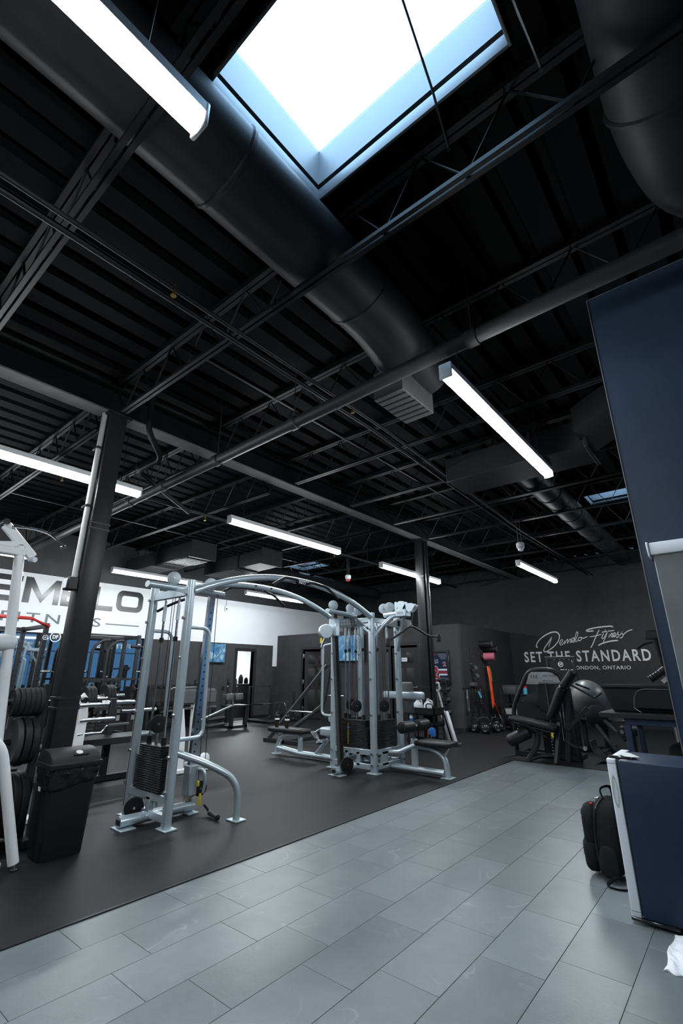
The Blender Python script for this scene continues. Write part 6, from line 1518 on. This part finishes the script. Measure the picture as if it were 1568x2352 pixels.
# dumbbell shelf and hyperextension kit against the dark wall below the left television
ds = thing('dumbbell_shelf', 'black two tier dumbbell shelf below the mirror end', 'rack', (-12.1, 7.4, 0.007))
for y in (-0.7, 0.7): q = MB(); q.box(-0.25, 0.25, y-0.03, y+0.03, 0.0, 1.05, 0.004); q.build('end_frame', 'black_metal', ds)
for z in (0.5, 0.95): q = MB(); q.box(-0.2, 0.2, -0.7, 0.7, z, z+0.03, 0.003); q.build('tier', 'black_metal', ds)
for i in range(6):
    for k, z in enumerate((0.535, 0.985)):
        t = thing('dumbbell', '%s dumbbell from the mirror on the %s tier of the dumbbell shelf' % (ordinal(i), ['lower', 'upper'][k]), 'dumbbell', (-12.08, 6.82+i*0.23, 0.007+z+0.058), 0, 'dumbbells on the two tier shelf')
        q = MB(); q.cyl((-0.09,0,0), (0.09,0,0), 0.016, seg=8); q.build('handle', 'chrome', t)
        for s in (-1, 1): q = MB(); q.lathe([(0.05, 0.06), (0.06, 0.07), (0.06, 0.13), (0.05, 0.14)], (0,0,0), (s,0,0), 8); q.build('head', 'plate_rubber', t)
gm = thing('preacher_bench', 'black bench with twin pads and two upright pegs near the lit doorway', 'bench', (-10.9, 8.75, 0.007))
for y in (-0.22, 0.25):
    for x in (0.05, -0.75): q = MB(); q.box(x-0.05, x+0.05, y-0.04, y+0.04, 0, 0.5, 0.005); q.build('leg', 'black_metal', gm)
q = MB(); q.box(-0.8, 0.1, -0.26, 0.29, 0.0, 0.06, 0.005); q.build('base', 'black_metal', gm)
q = MB(); q.box(-0.35, 0.12, -0.3, 0.33, 0.5, 0.56, 0.02, 2); q.build('seat_pad', 'vinyl', gm)
q = MB(); q.bar((-0.15, -0.05, 0.55), (-0.2, -0.08, 0.85), 0.05, 0.05); q.build('pad_post', 'steel', gm)
for y in (-0.3, 0.02):
    q = MB(); q.hexa([(-0.3,y,0.7),(-0.1,y,0.68),(-0.1,y+0.26,0.68),(-0.3,y+0.26,0.7),(-0.32,y,0.84),(-0.12,y,0.85),(-0.12,y+0.26,0.85),(-0.32,y+0.26,0.84)], 0.02, 2); q.build('arm_pad', 'vinyl_grey', gm)
    q = MB(); q.cyl((-0.2,y+0.1,0.85), (-0.2,y+0.08,1.02), 0.012, seg=8); q.sphere((-0.2,y+0.08,1.03), 0.022, 12, 8); q.build('peg', 'chrome', gm)
q = MB(); q.bar((-1.0, -0.45, 0.03), (-0.3, -0.1, 0.06), 0.1, 0.06); q.bar((-1.08, -0.52, 0.012), (-0.98, -0.44, 0.1), 0.12, 0.03); q.build('rear_foot', 'steel', gm)
lp = thing('lifting_platform', 'low black lifting platform with safety posts beside the lit doorway', 'platform', (-11.45, 10.45, 0.007))
q = MB(); q.box(-0.55, 0.6, -0.55, 0.55, 0.0, 0.07, 0.008); q.build('deck', 'rubber', lp)
for x, y, h in ((-0.5, -0.45, 1.0), (-0.5, 0.45, 1.0), (0.5, -0.4, 0.82), (0.5, 0.48, 0.85)):
    q = MB(); q.box(x-0.03, x+0.03, y-0.03, y+0.03, 0.07, h, 0.004); q.build('post', 'black_metal', lp)
    q = MB(); q.box(x-0.07, x+0.07, y-0.07, y+0.07, 0.07, 0.085); q.cyl((x+0.05,y-0.05,0.085), (x+0.05,y-0.05,0.11), 0.014, seg=8); q.build('post_plate', 'steel', lp)
q = MB(); q.bar((-0.5,-0.45,0.98), (-0.5,0.45,0.98), 0.03, 0.03); q.build('top_rail', 'black_metal', lp)
q = MB(); q.cyl((0.5,-0.75,0.53), (0.5,0.6,0.55), 0.014, seg=10); q.cyl((-0.1,-0.75,0.5), (-0.1,0.4,0.5), 0.014, seg=10); q.build('side_rail', 'steel', lp)
q = MB(); q.bar((-0.1,-0.75,0.5), (0.5,-0.75,0.53), 0.04, 0.04); q.bar((0.0,0.4,0.5), (0.3,0.0,0.1), 0.03, 0.03); q.build('link', 'black_metal', lp)
q = MB(); q.tube([(0.5,0.1,0.53), (0.54,0.12,0.45), (0.56,0.2,0.28), (0.55,0.3,0.09)], 0.012, 8, 0.05); q.build('chain', 'steel', lp)
for i, (y, lab) in enumerate(((8.3, 'black squat stand left of the two by the left television'), (9.45, 'black squat stand right of the two by the left television'))):
    t = thing('squat_stand', lab, 'stand', (-12.28, y, 0.007)); q = MB(); q.box(-0.03, 0.03, -0.03, 0.03, 0.03, 1.2, 0.004); q.build('post', 'black_metal', t); q = MB(); q.box(-0.2, 0.2, -0.12, 0.12, 0.0, 0.035, 0.006); q.build('base', 'black_metal', t); q = MB(); q.box(0.03, 0.1, -0.03, 0.03, 1.1, 1.13); q.box(0.09, 0.1, -0.03, 0.03, 1.13, 1.18); q.build('bar_hook', 'steel', t)
# black T-bar machine seen between bench and core
tm_ = thing('incline_row_machine', 'black incline row machine with slanted rails behind the cable station', 'gym machine', (-7.6, 8.4, 0.007))
q = MB(); q.bar((-0.62,-0.9,0.06), (-0.05,0.3,1.55), 0.08, 0.07, bev=0.005); q.build('slant_rail', 'black_metal', tm_)
q = MB(); q.tube([(-0.5,-0.7,0.06), (-0.2,-0.4,0.35), (0.0,0.15,0.7), (0.05,0.3,1.5)], 0.045, 10, 0.15); q.build('curved_rail', 'black_metal', tm_)
q = MB(); q.box(-0.75, 0.35, -0.95, -0.85, 0.0, 0.07, 0.005); q.box(-0.2, -0.1, -0.95, 0.7, 0.0, 0.07, 0.005); q.box(-0.6, 0.4, 0.6, 0.7, 0.0, 0.07, 0.005); q.build('base', 'black_metal', tm_)
q = MB(); q.bar((-0.45,0.3,1.55), (0.7,0.3,1.52), 0.06, 0.05); q.bar((-0.45,0.3,1.55), (-0.3,0.25,1.4), 0.04, 0.04); q.build('top_bar', 'black_metal', tm_)
q = MB(); q.bar((0.3,0.35,0.05), (0.3,0.35,1.5), 0.07, 0.07); q.build('rear_post', 'black_metal', tm_)
q = MB(); q.cyl((-0.3,-0.6,0.6), (0.35,-0.6,0.6), 0.016, seg=10); q.cyl((-0.1,0.2,0.9), (0.55,0.2,0.9), 0.014, seg=10); q.build('handle_bar', 'chrome', tm_)

# ================================================================ CEILING SERVICES
def duct_run(name, label, pts, r, ribs=(), m='duct', bend=0.5, cat='duct', rz=None):
    t = thing(name, label, cat, (pts[0][0], pts[0][1], pts[0][2])); R = t.location
    q = MB(R); q.tube(pts, r, 28, bend, 8, ry=rz); q.build('shell', m, t, ang=50)
    for p, ax in ribs: q = MB(R); q.lathe([(r, -0.02), (r+0.012, -0.01), (r+0.012, 0.01), (r, 0.02)], p, ax, 28, sy=(rz or r)/r); q.build('seam_band', m, t)
    return t
d1 = duct_run('round_duct', 'large round black duct running past the big skylight', [(-1.93, -4.5, 4.465), (-1.93, 2.9, 4.465), (-2.02, 3.4, 4.44), (-2.12, 3.9, 4.4)], 0.31, [((-1.93, y, 4.465), (0,1,0)) for y in (-1.2, 1.15, 2.55)], rz=0.222)
R = d1.location
q = MB(R); q.hexa([(-2.35,3.35,3.98),(-2.0,3.35,3.98),(-2.0,3.95,3.98),(-2.35,3.95,3.98),(-2.35,3.35,4.3),(-2.0,3.35,4.3),(-2.0,3.95,4.3),(-2.35,3.95,4.3)], 0.01); q.build('register_box', 'duct_light', d1)
q = MB(R)
for i in range(6): q.box(-2.34, -2.01, 3.40+i*0.09, 3.42+i*0.09, 3.972, 3.98)
q.build('register_slats', 'duct', d1)
d2 = duct_run('round_duct', 'large round black duct above the navy partition at the right', [(0.33, -4.5, 4.465), (0.33, 2.6, 4.465), (0.5, 3.3, 4.465), (1.2, 3.45, 4.465), (2.6, 3.45, 4.465)], 0.31, [((0.33, y, 4.465), (0,1,0)) for y in (0.4, 1.6, 2.4)], rz=0.222)
d3 = duct_run('round_duct', 'smaller round duct running toward the far wall above the lobby', [(-2.1, 6.3, 4.455), (-2.1, 14.9, 4.455)], 0.22, [((-2.1, y, 4.455), (0,1,0)) for y in (6.9, 8.3, 9.7, 11.1, 12.5)])
def box_duct(name, label, P, flex=None):
    t = thing(name, label, 'duct', P[0]); R = t.location
    for i in range(len(P)-1):
        q = MB(R); q.bar(P[i], P[i+1], 0.6 if abs(P[i][1]-P[i+1][1]) < 0.3 else 0.5, 0.34, (0,0,1), 0.008); q.build('section', 'duct', t)
        d = (V(P[i+1])-V(P[i])).normalized(); q = MB(R); q.bar(V(P[i+1])-d*0.02, V(P[i+1])+d*0.02, 0.66, 0.4, (0,0,1), 0.004); q.build('flange', 'duct', t)
    return t
t = box_duct('rectangular_duct', 'rectangular duct crossing behind the bright lobby strip light', [(-2.65, 5.75, 4.02), (-1.5, 5.75, 4.02), (-0.9, 5.75, 4.02)])
R = t.location
for k, (x0, zc) in enumerate(((-0.95, 4.2), (-0.35, 4.2))):
    q = MB(R); o = [(x0+0.62*k_/10, zc-0.28+0.2*abs(math.sin(PI*(k_/10)*0.5))) for k_ in range(11)]
    q.prism(o + [(a, c+0.3) for a, c in reversed(o)], (0, 5.2, 0), (1,0,0), (0,0,1), (0,0.75,0)); q.build('curved_vane', 'duct_light' if k else 'duct', t, ang=50)
box_duct('rectangular_duct', 'rectangular duct with pale underside above the white band lights', [(-11.9, 5.9, 4.0), (-10.4, 5.9, 4.0), (-8.9, 5.9, 4.0)])
t = box_duct('rectangular_duct', 'second rectangular duct nearer the far wall above the white band lights', [(-10.6, 7.4, 4.0), (-9.2, 7.4, 4.0), (-8.3, 7.4, 4.02)])
for i, (x, y) in enumerate(((-10.3, 5.9), (-9.4, 5.9), (-9.6, 7.4))):
    g_ = thing('ceiling_diffuser', ['left pale square diffuser under the duct by the white band', 'right pale square diffuser under the duct by the white band', 'pale square diffuser under the duct nearer the far wall'][i], 'diffuser', (x, y, 3.83))
    q = MB(); q.box(-0.28, 0.28, -0.28, 0.28, -0.02, 0.0, 0.004); q.build('frame', 'duct_light', g_); q = MB()
    for k in range(7): q.box(-0.24, 0.24, -0.24+k*0.075, -0.21+k*0.075, -0.03, -0.02)
    q.build('louvre', 'duct_light', g_)
duct_run('round_duct', 'thin round duct along the ceiling before the white band', [(-9.9, 7.78, 4.1), (-9.9, 14.0, 4.1)], 0.18, [((-9.9, y, 4.1), (0,1,0)) for y in (8.2, 9.8, 11.4)])

def pipe(label, pts, r, couplers=(), m='roof_steel', bend=0.0):
    t = thing('ceiling_pipe', label, 'pipe', pts[0]); R = t.location
    q = MB(R); q.tube(pts, r, 16, bend); q.build('pipe', m, t)
    for p, ax in couplers: q = MB(R); q.lathe([(r, -0.05), (r*1.2, -0.045), (r*1.2, 0.045), (r, 0.05)], p, ax, 18); q.build('coupling', m, t); q = MB(R); q.cyl(V(p)+V((0,0,r)), (p[0], p[1], 4.69), 0.006, seg=6); q.build('hanger_rod', m, t)
    return t
pipe('thick black pipe crossing the whole ceiling in front of the girder', [(-12.4, 3.3, 3.92), (-7.3, 3.19, 3.92), (-3.0, 3.07, 3.92), (-0.4, 3.0, 3.92), (3.0, 3.0, 3.92)], 0.062, [((x, 3.07+(-x-3)*0.027, 3.92), (1,-0.026,0)) for x in (-8.4, -6.9, -5.9, -4.6, -3.2)] + [((-1.15, 3.02, 3.92), (1,0,0))], 'girder_pipe')
pipe('thin conduit running to the far wall over the lobby', [(-2.66, -4.8, 4.05), (-2.66, 4.0, 4.05), (-2.9, 9.0, 4.05), (-2.9, 14.8, 4.05)], 0.018)
pipe('second thin conduit beside the first over the lobby', [(-2.80, -4.8, 4.08), (-2.80, 4.0, 4.08), (-3.02, 9.0, 4.08), (-3.02, 14.8, 4.08)], 0.022)
pipe('sprinkler pipe along the ceiling over the cable crossover', [(-7.0, -4.8, 4.1), (-7.0, 14.5, 4.1)], 0.03, [((-7.0, y, 4.1), (0,1,0)) for y in (3.5, 6.5, 9.5)])
pipe('drain pipe bending off the girder right of the near column', [(-4.95, 2.35, 4.6), (-4.95, 2.35, 4.15), (-5.3, 2.75, 4.02), (-5.9, 2.75, 4.02), (-6.9, 4.2, 4.02)], 0.035, bend=0.12)
for i, (x, y) in enumerate(((-7.0, 4.6), (-7.0, 8.2), (-2.66, 3.4), (-7.0, 2.2), (-2.66, 1.3))):
    t = thing('sprinkler_head', 'small brass sprinkler head ' + ['over the near end of the arched bars', 'over the cable station core', 'hanging from the lobby conduits beside the strip light', 'behind the top of the near steel column', 'hanging from the conduits near the skylight'][i], 'sprinkler', (x, y, 4.0))
    q = MB(); q.cyl((0,0,0.0), (0,0,0.09), 0.012, seg=10); q.build('stem', 'brass', t); q = MB(); q.lathe([(0.0, -0.012), (0.022, -0.012), (0.022, -0.008), (0.008, 0.0)], (0,0,0), (0,0,1), 12); q.build('deflector', 'brass', t)
# suspended sensors
for i, (x, y, z, red) in enumerate(((-2.85, 8.75, 3.62, False), (-7.45, 9.27, 3.66, True))):
    t = thing('ceiling_beacon', ['pale sensor hanging above the far strip light', 'red lensed alarm beacon hanging above the cable station'][i], 'beacon', (x, y, z))
    q = MB(); q.lathe([(0.05, 0.0), (0.07, 0.01), (0.075, 0.09), (0.06, 0.11)], (0,0,0), (0,0,1), 18); q.build('housing', 'lamp_white', t)
    q = MB(); q.lathe([(0.01, -0.06), (0.045, -0.045), (0.055, 0.0)], (0,0,0), (0,0,1), 18); q.build('lens', 'red' if red else 'white_plastic', t)
    q = MB(); q.cyl((-0.03,0,0.1), (-0.03,0,0.56), 0.004, seg=6); q.cyl((0.03,0,0.1), (0.03,0,0.56), 0.004, seg=6); q.build('hanger', 'steel', t)
# loose cable crossing in front of the skylight
t = thing('hanging_cable', 'thin dark cable drooping across the big skylight', 'cable', (-0.7, 1.0, 4.6)); R = t.location
q = MB(R); q.tube([(-0.55, 0.2, 4.58), (-0.6, 1.0, 4.6), (-0.72, 1.7, 4.6), (-0.8, 2.05, 4.6)], 0.007, 6); q.build('cord', 'black_metal', t)
q = MB(R); q.lathe([(0.01,-0.01),(0.014,0),(0.01,0.01)], (-0.8,2.05,4.6), (0,1,0), 10); q.build('clip', 'black_metal', t)
t = thing('hanging_chain', 'thin bead chain hanging at the right corner of the big skylight', 'chain', (-0.24, 0.9, 4.65)); R = t.location
q = MB(R); q.tube([(-0.22, 0.8, 4.66), (-0.22, 1.6, 4.64), (-0.2, 1.98, 4.58)], 0.008, 6); q.build('chain', 'steel', t); q = MB(R); q.cyl((-0.2,1.98,4.56), (-0.2,1.98,4.6), 0.012); q.build('end_clip', 'black_metal', t)
